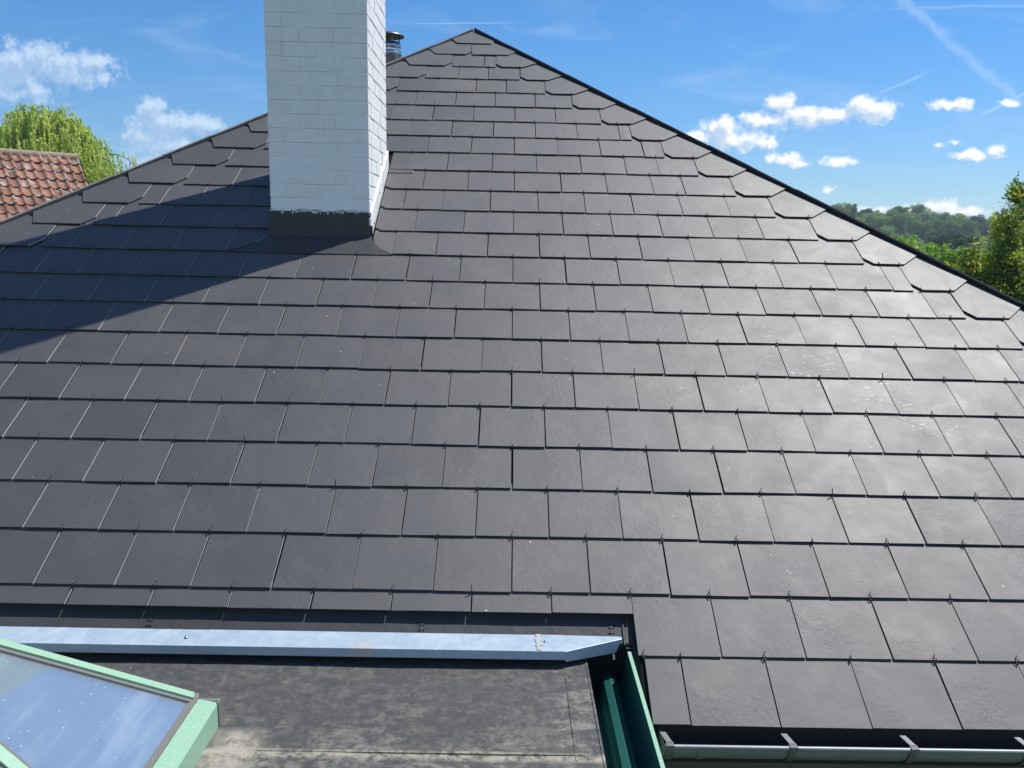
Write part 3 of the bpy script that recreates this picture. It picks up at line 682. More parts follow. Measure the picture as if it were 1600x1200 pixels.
# apron laid over the slates in front, with curved ends
apx = [(-1.745, 2.846), (-.742, 2.846)]
def arc(x0, v0, x1, v1, n=9, bulge=.035):
    o = []
    for i in range(1, n):
        t = i/n; x = x0+(x1-x0)*t; v = v0+(v1-v0)*t
        nx, nv = (v1-v0), -(x1-x0); L = math.hypot(nx, nv); k = 4*t*(1-t)*bulge
        o.append((x+nx/L*k, v+nv/L*k))
    return o
right = [(-.742, 2.846)] + arc(-.742, 2.846, -.896, 3.05, bulge=-.030) + [(-.896, 3.05)]
leftp = [(-1.532, 3.06)] + arc(-1.532, 3.06, -1.745, 2.846, bulge=-.030)
am = MB(); am.prism([(-1.745, 2.846)] + right + leftp, lambda a, b: .0075, lambda a, b: .0130, W)
am.build('apron_flashing', lead, chimney, fix=True)

# flue behind the left hip
fl = MB(); fxx, fyy = -1.30, 6.2
def cyl(mb, x, y, prof_, n=28, mi=0):
    vs = [(x+r*math.cos(2*math.pi*k/n), y+r*math.sin(2*math.pi*k/n), z) for r, z in prof_ for k in range(n)]
    fs = [(i*n+k, i*n+(k+1) % n, (i+1)*n+(k+1) % n, (i+1)*n+k) for i in range(len(prof_)-1) for k in range(n)]
    mb.faces(vs, fs, mi, True)
cyl(fl, fxx, fyy, [(.118, 2.4), (.118, 3.50), (.124, 3.505), (.124, 3.52), (.118, 3.525), (.118, 3.57), (.123, 3.575), (.123, 3.59), (.112, 3.60), (.112, 3.625), (.1, 3.625), (.1, 3.4)])
flue = fl.build('flue_pipe', steel, house)
cw_ = MB(); cyl(cw_, fxx, fyy, [(.001, 3.735), (.05, 3.73), (.105, 3.715), (.152, 3.69), (.152, 3.684), (.10, 3.705), (.001, 3.715)])
for k in range(4):
    a = k*math.pi/2+.4; cw_.box((fxx+.1*math.cos(a)-.006, fyy+.1*math.sin(a)-.006, 3.61), (fxx+.1*math.cos(a)+.006, fyy+.1*math.sin(a)+.006, 3.71))
cw_.build('cowl', mat('dull_steel', (.16, .155, .15), .45, .5, .8), flue)

# ------------------------------------------------------------ flat roof extension
ZM = .119
ext = empty('flat_roof_extension', (-2.8, -1.8, -4.6), 'flat roof with dusty black membrane and pale blue metal edge, below the slate roof', 'extension')
mm = MB(); nx_, ny_ = 60, 50; x0, x1, y0, y1 = -6.0, .287, -3.6, .40
def mz(x, y):
    z = ZM + .0018*math.sin(x*5+y*3)+.0012*math.sin(y*13)+.0008*math.sin(x*17+2*y)
    return z
vs = [(x0+(x1-x0)*i/nx_, y0+(y1-y0)*j/ny_, mz(x0+(x1-x0)*i/nx_, y0+(y1-y0)*j/ny_)) for j in range(ny_+1) for i in range(nx_+1)]
mm.faces(vs, [(j*(nx_+1)+i, j*(nx_+1)+i+1, (j+1)*(nx_+1)+i+1, (j+1)*(nx_+1)+i) for j in range(ny_) for i in range(nx_)], 0, True)
mm.poly([(x1, y0, mz(x1, y0)), (x1, y1, mz(x1, y1)), (x1, y1, ZM-.05), (x1, y0, ZM-.05)])
mm.box((x1-.004, y0, ZM-.012), (x1+.0035, y1, ZM+.0045))
for yb in (-.335, -.43): mm.box((-.78, yb, ZM-.01), (x1-.055, yb+.012, ZM+.0048))     # welded seams
mm.box((.20, -.36, ZM-.01), (.205, .38, ZM+.0042))
mm.build('membrane', mem, ext)
ew = MB(); ew.box((-6.0, -3.55, -4.6), (.26, .36, ZM-.06)); ew.build('wall', render_, ext)
up_s = MB(); up_s.poly([(-6, .262, ZM-.01), (.287, .262, ZM-.01), (.287, .262, .17), (-6, .262, .17)]); up_s.build('upstand', black, ext)
# metal edge trim with a mitred end
ZC = .184
et = MB()
def coping(pl, dz, low=.034):
    et.prism(pl, ZC-low+dz, ZC+dz, lambda a, b, c: (a, b, c + (b-.17)*.03))
coping([(-6.2, .172), (-1.142, .172), (-1.142, .286), (-6.2, .286)], 0)
coping([(-1.15, .1705), (.112, .1705), (.112, .286), (-1.15, .286)], .0012)
coping([(.104, .169), (.205, .169), (.205, .286), (.104, .286)], .0024)
et.faces([(.205, .169, ZC+.0024), (.428, .268, ZC+.0035), (.428, .286, ZC+.0035), (.205, .286, ZC+.0058), (.205, .169, ZC-.040), (.405, .258, ZC-.050), (.405, .286, ZC-.05), (.205, .286, ZC-.05)],
         [(0, 1, 2, 3), (0, 4, 5, 1), (1, 5, 6, 2), (4, 7, 6, 5), (3, 2, 6, 7)])
edge_trim = et.build('edge_trim', zinc, ext, fix=True); bevel_obj(edge_trim, .0015)
for x_, y_ in ((.131, .235), (-1.215, .225)):
    sc = MB(); cyl(sc, x_, y_, [(.001, ZC+.0085), (.005, ZC+.008), (.008, ZC+.003)], 12)
    sc.build('screw', steel, edge_trim)
sl_ = MB()
for k in range(14): sl_.box((.098+random.uniform(-.003, .003), .175+k*.0078, ZC), (.118+random.uniform(-.005, .004), .184+k*.0078, ZC+.0045+random.uniform(0, .0012)), T=lambda a, b, c: (a, b, c+(b-.17)*.03))
sl_.build('sealant', mat('white_sealant', (.40, .41, .40), .7, .3), edge_trim)
# box gutter between membrane and green board
bg = MB()
gy0, gy1 = -3.6, .30
profg = [(.287, ZM-.05), (.290, -.06), (.345, -.065), (.352, .000), (.362, .022), (.385, .034), (.408, .026), (.420, .004), (.4275, -.004), (.438, .02), (.4445, .07), (.4450, .150), (.458, .150), (.462, .02), (.462, -.3)]
for (a, b), (c, d) in zip(profg, profg[1:]):
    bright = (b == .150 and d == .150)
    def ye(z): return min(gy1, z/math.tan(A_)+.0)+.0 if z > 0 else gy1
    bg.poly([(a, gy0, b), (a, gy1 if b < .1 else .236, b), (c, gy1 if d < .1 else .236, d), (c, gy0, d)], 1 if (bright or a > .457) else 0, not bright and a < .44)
box_gutter = bg.build('box_gutter', [shaded_green, green], ext)  # inner faces take the painted-in shade, rim and outside the plain mint
lip = MB(); lip.box((.4445, gy0, .1490), (.4585, .238, .1525)); bevel_obj(lip.build('top_rail', green, box_gutter), .001)
ge = MB(); ge.poly([(.287, .285, -.07), (.46, .285, -.07), (.46, .285, .16), (.287, .285, .16)]); ge.build('end_plate', black, box_gutter)

# ------------------------------------------------------------ pyramid roof lantern
LX, LY1, LY0, LZ = -.940, -.195, -.815, .200
lan = empty('roof_lantern', (LX-.95, -.5, ZM), 'pyramid glass rooflight with mint green frame bars, standing on the flat roof at bottom left', 'rooflight')
# plinth: green boards with a vertical outer face
apex = Vector((LX-1.0, (LY0+LY1)/2, LZ+.51)); LXb = LX-2.0
def bar(p, q, wdt, hgt, name, mt=green, up_=Vector((0, 0, 1)), low=.06):
    p, q = Vector(p), Vector(q); d = (q-p).normalized(); s = d.cross(up_).normalized(); n = s.cross(d)
    b = MB(); vs = []
    for c in (p, q):
        vs += [c-s*wdt/2-n*low, c+s*wdt/2-n*low, c+s*wdt/2+n*hgt, c-s*wdt/2+n*hgt]
    b.faces(vs, [(0,1,2,3),(4,7,6,5),(0,4,5,1),(1,5,6,2),(2,6,7,3),(3,7,4,0)])
    o = b.build(name, mt, lan, fix=True); bevel_obj(o, .0015); return o
w2 = .066
pl = MB()
# eave boards: top face slopes slightly, outside face vertical down to the membrane
def eave(p, q, inward):
    p, q, i_ = Vector(p), Vector(q), Vector(inward)
    b = MB(); sec = [(0, ZM-.004-LZ), (0, 0), (w2, .012), (w2, -.03), (.01, ZM-.004-LZ)]
    A0 = [p + i_*a + Vector((0, 0, h)) for a, h in sec]; A1 = [q + i_*a + Vector((0, 0, h)) for a, h in sec]; n = len(sec)
    for k in range(n): b.poly([A0[k], A0[(k+1) % n], A1[(k+1) % n], A1[k]])
    b.poly(A0[::-1]); b.poly(A1)
    o = b.build('eave_board', green, lan, fix=True); bevel_obj(o, .0015)
eave((LX, LY0+.0, LZ), (LX, LY1-.012, LZ), (-1, 0, 0)); eave((LXb, LY0, LZ), (LXb, LY1, LZ), (1, 0, 0))
eave((LXb+.07, LY1, LZ-.012), (LX-.05, LY1, LZ-.012), (0, -1, 0)); eave((LXb+.07, LY0, LZ), (LX-.07, LY0, LZ), (0, 1, 0))
# grey corner sealant and glazing seals
cs_ = MB(); cs_.box((LX-.085, LY1-.012, ZM), (LX+.0045, LY1+.004, LZ+.006)); cs_.box((LX-.004, LY1-.02, ZM), (LX+.004, LY1+.003, LZ+.004))
bevel_obj(cs_.build('corner_seal', seal, lan), .002)
lift = Vector((0, 0, .012))
cN = Vector((LX-w2+.0, LY1-.006, LZ+.006)); cS = Vector((LX-w2, LY0+.006, LZ+.006)); cNb = Vector((LXb+w2, LY1-.006, LZ+.006)); cSb = Vector((LXb+w2, LY0+.006, LZ+.006))
for c in (cN, cS, cNb, cSb):
    d = (apex-c).normalized()
    bar(c + d*.018, apex, .032, .012, 'hip_bar', low=.025)
    bar(c + d*.0, apex-d*.01, .058, .0035, 'glazing_seal', seal, low=.02)
bar(cS + Vector((-.008, 0, .004)), cN + Vector((-.008, 0, .004)), .022, .008, 'glazing_seal', seal, low=.012)
for tri in ((cS, cN, apex), (cN, cNb, apex), (cNb, cSb, apex), (cSb, cS, apex)):
    c = sum(tri, Vector())/3; b = MB(); n = (tri[1]-tri[0]).cross(tri[2]-tri[0]).normalized()
    t_ = [p+(c-p)*.02 for p in tri]; b.poly(t_); b.poly([p-n*.006 for p in reversed(t_)])
    b.build('glass_pane', glass, lan)
inn = MB(); inn.poly([(LXb+.06, LY0+.05, ZM+.01), (LX-.06, LY0+.05, ZM+.01), (LX-.06, LY1-.05, ZM+.01), (LXb+.06, LY1-.05, ZM+.01)])
for k in range(9):
    yk = LY0+.08+k*.062; inn.box((LXb+.1, yk, ZM+.02), (LX-.12, yk+.02, ZM+.05), 1)
inn.build('inner_blind', [blind, blind2], lan)

# ------------------------------------------------------------ ground, hill, woods
def terrain(x, y):
    d = math.hypot(x, y)
    t = max(0, min(1, (y-70)/170)); t = t*t*(3-2*t)
    side = math.exp(-((x-95)/150)**2) if x > 95 else 1
    hgt = -4.6 - 9*max(0, min(1, (d-14)/60)) + t*(23.0)*(.85+.15*math.sin(x*.021+1))
    return hgt
gb = MB(); 
rad = [0, 6, 12, 20, 30, 45, 65, 90, 120, 150, 180, 210, 240, 280, 340, 450, 700, 1200, 2500]; na = 96
vs = [(0, 0, terrain(0, 0))]; fs = []
for r in rad[1:]:
    for k in range(na):
        a = 2*math.pi*k/na; x, y = r*math.cos(a), r*math.sin(a)
        z = terrain(x, y) if r < 300 else -8.0 - (r-300)*.01
        vs.append((x, y, z))
for k in range(na): fs.append((0, 1+k, 1+(k+1) % na))
for i in range(len(rad)-2):
    for k in range(na): fs.append((1+i*na+k, 1+(i+1)*na+k, 1+(i+1)*na+(k+1) % na, 1+i*na+(k+1) % na))
gb.faces(vs, fs, 0, True); g = gb.build('ground', grass); g['kind'] = 'structure'

def leaf_mesh(name, centers, normals, size, rnd, mt, aspect=1.0, axes=None):
    """one mesh of many little leaf quads"""
    n = len(centers); c = np.asarray(centers, float); nr = np.asarray(normals, float); nr /= np.linalg.norm(nr, axis=1)[:, None]+1e-9
    if axes is None:
        ax = rng.normal(size=(n, 3))
    else: ax = np.asarray(axes, float)
    ax = ax - (ax*nr).sum(1)[:, None]*nr; ax /= np.linalg.norm(ax, axis=1)[:, None]+1e-9
    bx = np.cross(nr, ax); s = np.asarray(size)[:, None] if np.ndim(size) else size
    p0 = c - ax*s*aspect; p1 = c + bx*s*.5 ; p2 = c + ax*s*aspect; p3 = c - bx*s*.5
    v = np.stack([p0, p1, p2, p3], 1).reshape(-1, 3)
    me = bpy.data.meshes.new(name); me.vertices.add(4*n); me.vertices.foreach_set('co', v.ravel())
    me.loops.add(4*n); me.loops.foreach_set('vertex_index', np.arange(4*n)); me.polygons.add(n)
    me.polygons.foreach_set('loop_start', np.arange(0, 4*n, 4)); me.polygons.foreach_set('loop_total', np.full(n, 4))
    a = me.attributes.new('rnd', 'FLOAT', 'FACE'); a.data.foreach_set('value', np.asarray(rnd, float))
    me.materials.append(mt); me.update(calc_edges=True); me.validate(); return me
def link(me, name, parent=None, loc=(0, 0, 0)):
    o = bpy.data.objects.new(name, me); S.collection.objects.link(o); o.location = loc
    if parent: o.parent = parent
    return o
def crown_points(h, r, nl, per, base=.25, squash=1.0, seed=0, flat=.0):
    """leaf clumps over the shells of overlapping lobes"""
    g_ = np.random.default_rng(seed); C, Nn, Rr = [], [], []
    for i in range(nl):
        t = (i+.5)/nl; z = base*h + (1-base)*h*t*.93; env = r*math.sqrt(max(.05, 1-((z/h-.55)/.52)**2))
        a = i*2.399+g_.uniform(-.5, .5); rr = env*g_.uniform(.35, .85); lr = r*g_.uniform(.26, .46)
        c0 = np.array([rr*math.cos(a), rr*math.sin(a), z*squash]); d = g_.normal(size=(per, 3)); d /= np.linalg.norm(d, axis=1)[:, None]
        d[:, 2] = np.where(g_.random(per) < .6, np.abs(d[:, 2]), d[:, 2])
        rad_ = lr*(g_.random(per)**.25)*(1+.25*np.sin(d[:, 0]*7+i)*np.cos(d[:, 1]*6))
        C.append(c0+d*rad_[:, None]*np.array([1, 1, .8])); Nn.append(d+g_.normal(size=(per, 3))*.7); Rr.append(np.clip(g_.normal(.35+.3*g_.random(), .2, per), 0, 1))
    return np.concatenate(C), np.concatenate(Nn), np.concatenate(Rr)
def trunk_mesh(h, r, seed=0, limbs=7):
    b = MB(); g_ = random.Random(seed); b.tube([(0, 0, -.3), (.02*h, 0, h*.3), (0, .03*h, h*.6), (0, 0, h*.9)], [r*1.3, r, r*.6, r*.15], 8)
    for k in range(limbs):
        z = h*(.3+.07*k); a = k*2.4; L = h*.25
        b.tube([(0, 0, z), (L*.5*math.cos(a), L*.5*math.sin(a), z+L*.45), (L*math.cos(a), L*math.sin(a), z+L*.75)], [r*.4, r*.25, r*.06], 5)
    o = b.build('trunk', bark); me = o.data; bpy.data.objects.remove(o); return me
variants = []
for i, (mt, h, r, nl, per, sz) in enumerate([(lf_mid, 9, 4.2, 26, 420, .20), (lf_dark, 10, 4.0, 26, 420, .20), (lf_pale, 9, 4.4, 28, 420, .20), (lf_mid, 12, 3.6, 28, 380, .22), (lf_dark, 12, 2.6, 24, 380, .20)]):
    C, Nn, Rr = crown_points(h, r, nl, per, .22, seed=10+i)
    variants.append((leaf_mesh('crown', C, Nn, rng.uniform(.6, 1.3, len(C))*sz, Rr, mt, .9), trunk_mesh(h, .22, i), h))
def add_tree(vi, x, y, s, label, group=None, name='broadleaf_tree', cat='tree', z=None, sz=1.0):
    cm, tm, h = variants[vi]; z = terrain(x, y) if z is None else z
    e = empty(name, (x, y, z), label, cat, group); e.scale = (s, s, s*sz); e.rotation_euler = (0, 0, random.uniform(0, 6.28))
    link(cm, 'crown', e); link(tm, 'trunk', e); return e
tones = {0: 'mid green', 1: 'dark green', 2: 'pale green', 3: 'tall mid green', 4: 'narrow dark green'}
ROWN = ['on the skyline of the far hill', 'just under the skyline of the far hill', 'high on the far hillside', 'halfway up the far hillside', 'on the lower far hillside', 'at the foot of the far hill', 'in the valley before the hill', 'in the valley nearest the roof hip']
def belt(row, a0, a1, dist, n, smin, smax, vs_, jit=7):
    for k in range(n):
        a = a0+(a1-a0)*(k+random.uniform(.2, .8))/n; d = dist+random.uniform(-jit, jit); x = CX+a*d; y = CY+d
        vi = random.choice(vs_); side = 'left' if a < .49 else ('middle' if a < .55 else 'right')
        where = ROWN[row]+', '+side+' part'
        add_tree(vi, x, y, random.uniform(smin, smax), f'{tones[vi]} tree {where}', f'{tones[vi]} trees {where}')
belt(0, .40, .66, 236, 17, .5, .72, (0, 1, 2, 3)); belt(1, .40, .66, 214, 16, .5, .7, (0, 2, 2, 1, 3)); belt(2, .40, .66, 190, 14, .48, .68, (0, 1, 2, 0)); belt(3, .40, .66, 168, 13, .45, .65, (0, 1, 2, 2))
belt(4, .40, .66, 146, 11, .42, .62, (0, 1, 2)); belt(5, .41, .66, 124, 10, .4, .58, (1, 0, 1, 4)); belt(6, .43, .66, 102, 8, .38, .52, (1, 0, 2)); belt(7, .45, .66, 84, 6, .34, .46, (1, 0, 2))
def at_dir(a, d): return CX+a*d, CY+d
for a, b, d, vi, s, lab in ((.484, .045, 228, 3, .62, 'tall dark tree above the far hill skyline, left one of the tallest pair'), (.508, .046, 225, 0, .72, 'spreading tree above the far hill skyline, right one of the tallest pair'),
                            (.545, .010, 95, 1, .62, 'dark round tree on the lower slope beside the golden conifer'), (.572, .014, 90, 4, .75, 'very dark narrow tree just left of the golden conifer'),
                            (.425, .026, 120, 2, .7, 'pale green tree right at the slate roof hip below the skyline')):
    x, y = at_dir(a, d); h = variants[vi][2]*s; add_tree(vi, x, y, s, lab, z=CZ+b*d-h)
# the rest of the wooded hill, beyond what the photo shows, as one mass
wc, wn, wr, ws = [], [], [], []
g9 = np.random.default_rng(99)
for k in range(420):
    a = g9.uniform(-.35, .385) if k % 3 else g9.uniform(.67, 1.25)
    d = g9.uniform(95, 240); x, y = CX+a*d, CY+d; r = g9.uniform(1.8, 3.2); z = terrain(x, y)+r*1.1
    n = 260; v = g9.normal(size=(n, 3)); v /= np.linalg.norm(v, axis=1)[:, None]; v[:, 2] = np.abs(v[:, 2])*1.1-.25
    wc.append(np.array([x, y, z])+v*r*(1+.2*np.sin(v[:, :1]*6+k)*np.cos(v[:, 1:2]*7))); wn.append(v+g9.normal(size=(n, 3))*.5)
    wr.append(np.clip(g9.normal(g9.uniform(.1, .9), .15, n), 0, 1)); ws.append(g9.uniform(.3, .55, n))
wo = link(leaf_mesh('woodland', np.concatenate(wc), np.concatenate(wn), np.concatenate(ws), np.concatenate(wr), lf_mid, .9), 'woodland'); wo['kind'] = 'stuff'
# bright green garden trees near the hip
for a, b, d, h, r, sd_, lab in ((.500, .006, 26, 4.6, 1.9, 51, 'bright green leafy tree just beyond the right roof hip, the upper one'), (.545, -.006, 24, 4.0, 1.7, 52, 'bright green leafy tree low between the roof hip and the conifer'), (.582, -.010, 20, 3.4, 1.35, 53, 'yellow green shrub at the foot of the golden conifer on its left'), (.455, -.03, 30, 4.2, 1.9, 54, 'bright green leafy tree mostly hidden by the right roof hip')):
    C, Nn, Rr = crown_points(h, r, 26, 700, .1, seed=sd_); x, y = at_dir(a, d)
    e = empty('garden_tree', (x, y, CZ+b*d-h), lab, 'tree')
    link(leaf_mesh('crown', C, Nn, rng.uniform(.5, 1.2, len(C))*.085, Rr, lf_bright, .8), 'crown', e); link(trunk_mesh(h*.55, .09, sd_, 0), 'trunk', e)

# golden conifer at the right -----------------------------------------
def conifer(x, y, ztop, H, Rm, seed, label):
    g_ = np.random.default_rng(seed); e = empty('conifer', (x, y, ztop-H), label, 'conifer')
    C, Nn, Ax, Rr, Sz = [], [], [], [], []
    nsub = 9; heads = [(0, 0, H, Rm*.80)]
    for k in range(nsub):                           # secondary leaders give an uneven, lobed outline
        a = k*2.4+.6; rr = Rm*g_.uniform(.45, .8); heads.append((rr*math.cos(a), rr*math.sin(a), H*g_.uniform(.55, .86), Rm*g_.uniform(.35, .55)))
    heads += [(-.95, -.3, H-1.05, .5), (-1.2, .1, H-1.55, .45), (-.55, -.5, H-.55, .45), (-1.0, -.6, H-1.9, .55), (-1.35, -.1, H-1.85, .5), (-1.15, -.4, H-1.35, .62), (-1.45, -.3, H-2.2, .65), (-.6, -.7, H-1.2, .6)]
    for hx, hy, hz, hr in heads:
        nb = int(230*hr/Rm*(2.2 if hr > Rm*.7 else 1.3)) 
        for b in range(nb):
            t = g_.random()**.8; z = hz*(.12+.88*(1-t)); prof_ = hr*(.10+.95*t**.62)*g_.uniform(.75, 1.12); a = g_.uniform(0, 6.283)
            d = np.array([math.cos(a), math.sin(a), .55]); tip = np.array([hx, hy, z-.2*hr])+np.array([math.cos(a)*prof_, math.sin(a)*prof_, prof_*.35])
            # a spray: leaflets fanning around the branch end
            m_ = 150; s = g_.random(m_)**.7; L = .34; side = np.cross(d, [0, 0, 1]); side /= np.linalg.norm(side)
            fan = g_.normal(size=(m_, 1))*.11*s[:, None]; vert = g_.normal(size=(m_, 1))*.07
            pts_ = tip + (s[:, None]-.75)*L*d + fan*side + vert*np.array([0, 0, 1.0]) 
            C.append(pts_); ax = d + side*np.sign(fan)*.6 + g_.normal(size=(m_, 3))*.35; Ax.append(ax); Nn.append(g_.normal(size=(m_, 3))+np.array([0, 0, .4]))
            vig = g_.uniform(.1, .5) if g_.random() < .6 else 0
            Rr.append(np.clip(.15+.45*s**1.5+vig*(s > .55)+g_.normal(0, .08, m_), 0, 1)); Sz.append(g_.uniform(.018, .036, m_))
    C = np.concatenate(C); me = leaf_mesh('crown', C, np.concatenate(Nn), np.concatenate(Sz), np.concatenate(Rr), lf_con, 1.1, np.concatenate(Ax))
    link(me, 'crown', e); link(trunk_mesh(H*.9, .12, 3, 0), 'trunk', e)
    # inner twig mass so the crown is not see-through
    b = MB()
    for k in range(160):
        hx, hy, hz, hr = heads[k % len(heads)]; z = hz*random.uniform(.1, .85); a = random.uniform(0, 6.28); q = hr*.75*(1-z/hz)**.6+.05
        b.tube([(hx*.8, hy*.8, z-.3), (hx+q*.6*math.cos(a), hy+q*.6*math.sin(a), z-.05), (hx+q*math.cos(a), hy+q*math.sin(a), z+.12)], [.018, .012, .004], 4, cap=False)
    o = b.build('branches', bark); o.parent = e; o.location = (0, 0, 0)
    return e
cxx, cyy = at_dir(.645, 12.5)
conifer(cxx, cyy, CZ+.092*12.5, 7.0, 1.30, 5, 'dark green conifer with golden shoot tips at the right edge beside the slate roof')

# weeping willow behind the tiled house --------------------------------
def willow(x, y, ztop, H, Rm, label):
    g_ = np.random.default_rng(11); e = empty('willow_tree', (x, y, ztop-H), label, 'tree'); C, Nn, Ax, Rr, Sz = [], [], [], [], []
    tb = MB(); tb.tube([(0, 0, -.3), (.1, 0, H*.3), (-.1, .1, H*.55)], [.45, .36, .28], 10)
    arcs = []
    for k in range(70):
        a = k*2.399; reach = Rm*g_.uniform(.25, 1.0)*math.sqrt((k+8)/78); top = H*(1-.30*(reach/Rm)**2)*g_.uniform(.90, 1.0)
        p = [np.array([0, 0, H*.5]), np.array([reach*.35*math.cos(a), reach*.35*math.sin(a), top*.93]), np.array([reach*.72*math.cos(a), reach*.72*math.sin(a), top]), np.array([reach*math.cos(a), reach*math.sin(a), top-.09*H])]
        q = []
        for s in np.linspace(0, 1, 9):
            q.append((1-s)**3*p[0]+3*(1-s)**2*s*p[1]+3*(1-s)*s*s*p[2]+s**3*p[3])
        arcs.append(q); tb.tube([tuple(v) for v in q], [.055*(1-i/9)+.008 for i in range(9)], 5, cap=False)
        for i in range(27):
            s = g_.uniform(.30, 1.0); j = min(int(s*8), 7); f = s*8-j; st_ = q[j]*(1-f)+q[j+1]*f + g_.normal(size=3)*.16
            Ls = g_.uniform(1.4, 4.6)*(1.1 if s > .8 else .8); n = int(Ls*30); t = np.sort(g_.random(n)); out_ = np.array([math.cos(a), math.sin(a), 0])
            sway = g_.normal(size=2)*.10
            pts_ = st_ + out_*(.38*np.sqrt(t)*g_.uniform(.3, 1.1))[:, None] + np.stack([sway[0]*t, sway[1]*t, .12*np.sin(np.minimum(t*6, 1)*3.14)-Ls*t], 1) + g_.normal(size=(n, 3))*.022
            C.append(pts_); Nn.append(g_.normal(size=(n, 3))); Ax.append(np.tile([0, 0, -1.0], (n, 1))+g_.normal(size=(n, 3))*.28)
            base_ = g_.uniform(.05, 1.0); Rr.append(np.clip(g_.normal(base_, .15, n), 0, 1)); Sz.append(g_.uniform(.04, .075, n))
    link(leaf_mesh('crown', np.concatenate(C), np.concatenate(Nn), np.concatenate(Sz), np.concatenate(Rr), lf_willow, 1.9, np.concatenate(Ax)), 'crown', e)
    o = tb.build('trunk', bark); o.parent = e; o.location = (0, 0, 0)
wx, wy = at_dir(-.555, 42)
willow(wx, wy, CZ+.164*42, 12.5, 4.7, 'yellow green weeping willow rising behind the red tiled roof at left')

# ------------------------------------------------------------ neighbouring house with clay pantiles
RB = Vector((-10.92, 18.17, 3.40))
rd = Vector((.755, .656, 0)).normalized(); dn = Vector((rd.y, -rd.x, 0)); pt = R_(42)
nh = empty('tiled_house', (RB.x-4, RB.y-1, -4.6), 'neighbouring house with a weathered red clay pantile roof at the left edge', 'house')
D = dn*math.cos(pt) - Vector((0, 0, math.sin(pt))); Nn_ = dn*math.sin(pt) + Vector((0, 0, math.cos(pt)))
RL = 9.0; SL = 5.2; tw, tg = .205, .31
pm = MB(); nc = int(RL/tw); nr = int(SL/tg); prof_p = []
for i in range(13):
    s = i/12; hgt = .050*math.exp(-((s-.80)/.15)**2) - .012*math.sin(math.pi*min(s/.62, 1))
    prof_p.append((s, hgt))
for r in range(nr):
    for c in range(nc):
        rv = random.random(); s0 = -c*tw + random.gauss(0, .003); jz = random.gauss(0, .004); rowj = .012*math.sin(c*1.7+r)
        def P_(s, t, hh): return RB + rd*(s0-tw*1.06+s*tw*1.06) + D*(.05+r*tg+t+rowj*0) + Nn_*(hh + .022 + jz)
        vs = [P_(s, t, h + lift_) for (t, lift_) in ((0, -.004), (tg*.5, .012), (tg*1.02+random.uniform(0, .006), .030)) for s, h in prof_p]
        n = 13; fs = [(k*n+i, (k+1)*n+i, (k+1)*n+i+1, k*n+i+1) for k in range(2) for i in range(n-1)]
        pm.faces(vs, fs, 0, True, rv)
        lowe = [vs[2*n+i] for i in range(n)]
        for i in range(n-1): pm.poly([lowe[i], lowe[i+1], lowe[i+1]-Nn_*.022, lowe[i]-Nn_*.022], 0, False, rv)
sheet = [RB+D*.05, RB+D*SL, RB-rd*RL+D*SL, RB-rd*RL+D*.05]; pm.poly(sheet, 1)
D2 = -dn*math.cos(pt) - Vector((0, 0, math.sin(pt))); pm.poly([RB, RB+D2*SL, RB-rd*RL+D2*SL, RB-rd*RL], 0)
proof = pm.build('roof', [pan, mat('old_battens', (.05, .03, .02), .9, .1)], nh)
rt = MB(); nrt = int(RL/.31)
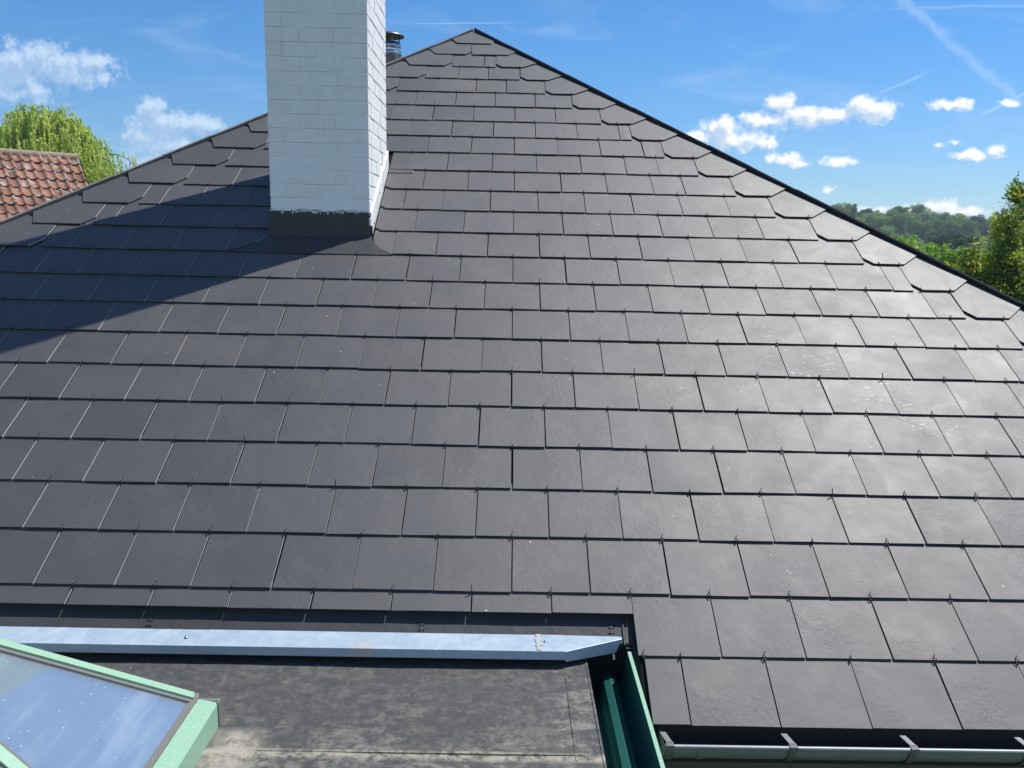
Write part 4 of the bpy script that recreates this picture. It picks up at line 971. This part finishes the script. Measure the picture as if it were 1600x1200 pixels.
for k in range(nrt):
    a0 = RB - rd*(k*.31-.02) ; a1 = RB - rd*((k+1)*.31-.008); up_ = Vector((0, 0, 1)); rv = random.random(); pj = random.gauss(0, .004)
    for (ra, rb, ) in ((.118, .112),):
        n = 11; ring = lambda c, q: [c + dn*math.cos(t)*q + up_*(math.sin(t)*q*.95-.035+pj) for t in np.linspace(-.25, math.pi+.25, n)]
        A0, A1 = ring(a0, ra), ring(a1, rb+.0); rt.faces(A0+A1, [(i, i+1, n+i+1, n+i) for i in range(n-1)], 0, True, rv)
        rt.poly(A0, 0, False, rv); rt.poly(A1[::-1], 0, False, rv)
        B0, B1 = ring(a0-rd*.0, ra+.006), ring(a0-rd*.03, ra+.006); rt.faces(B0+B1, [(i, i+1, n+i+1, n+i) for i in range(n-1)], 0, True, rv)
    for q in range(3):                         # mortar bedding
        c = a0.lerp(a1, q/3) + dn*.105 + Vector((0, 0, -.085)); s = .05
        vs = [c+Vector((random.uniform(-s, s), random.uniform(-s, s), random.uniform(-.03, .03))) for _ in range(5)]; rt.faces(vs, [(0,1,2),(0,2,3),(0,3,4),(0,4,1),(1,2,4),(2,3,4)], 0)
rt.build('ridge_tiles', ridgem, proof)
vg = MB()
for side_D in (D, D2):
    n_ = Nn_ if side_D is D else (-dn*math.sin(pt)+Vector((0, 0, math.cos(pt))))
    p = [RB+rd*.0-n_*.10, RB+side_D*SL-n_*.10, RB+side_D*SL+n_*.03, RB+n_*.03]; vg.poly(p); vg.poly([q+rd*.03 for q in reversed(p)])
vg.build('verge_board', timber, nh, fix=False)
nw = MB()
def nwp(s, t, z): q = RB + rd*s + dn*t; return (q.x, q.y, z)
e_ = SL*math.cos(pt)-.3; zb = 3.40-SL*math.sin(pt)+.1
for s in (-.25, -RL+.25): nw.poly([nwp(s, -e_, -4.6), nwp(s, e_, -4.6), nwp(s, e_, zb), nwp(s, 0, 3.27), nwp(s, -e_, zb)])
for t in (-e_, e_): nw.poly([nwp(-.25, t, -4.6), nwp(-RL+.25, t, -4.6), nwp(-RL+.25, t, zb), nwp(-.25, t, zb)])
nw.build('wall', render_, nh)

S.render.engine = 'CYCLES'

hz = MB(); hz.box((-260, -60, -32), (330, 300, 24))
hm = bpy.data.materials.new('haze'); hm.use_nodes = True; T = NT(hm.node_tree); T.n.clear()
pv = T.add('ShaderNodeVolumePrincipled', ins={'Color': (.72, .84, 1.0, 1), 'Density': .0006, 'Anisotropy': .25})
T.l.new(pv.outputs[0], T.add('ShaderNodeOutputMaterial').inputs['Volume'])
ho = hz.build('haze', hm); ho['kind'] = 'stuff'
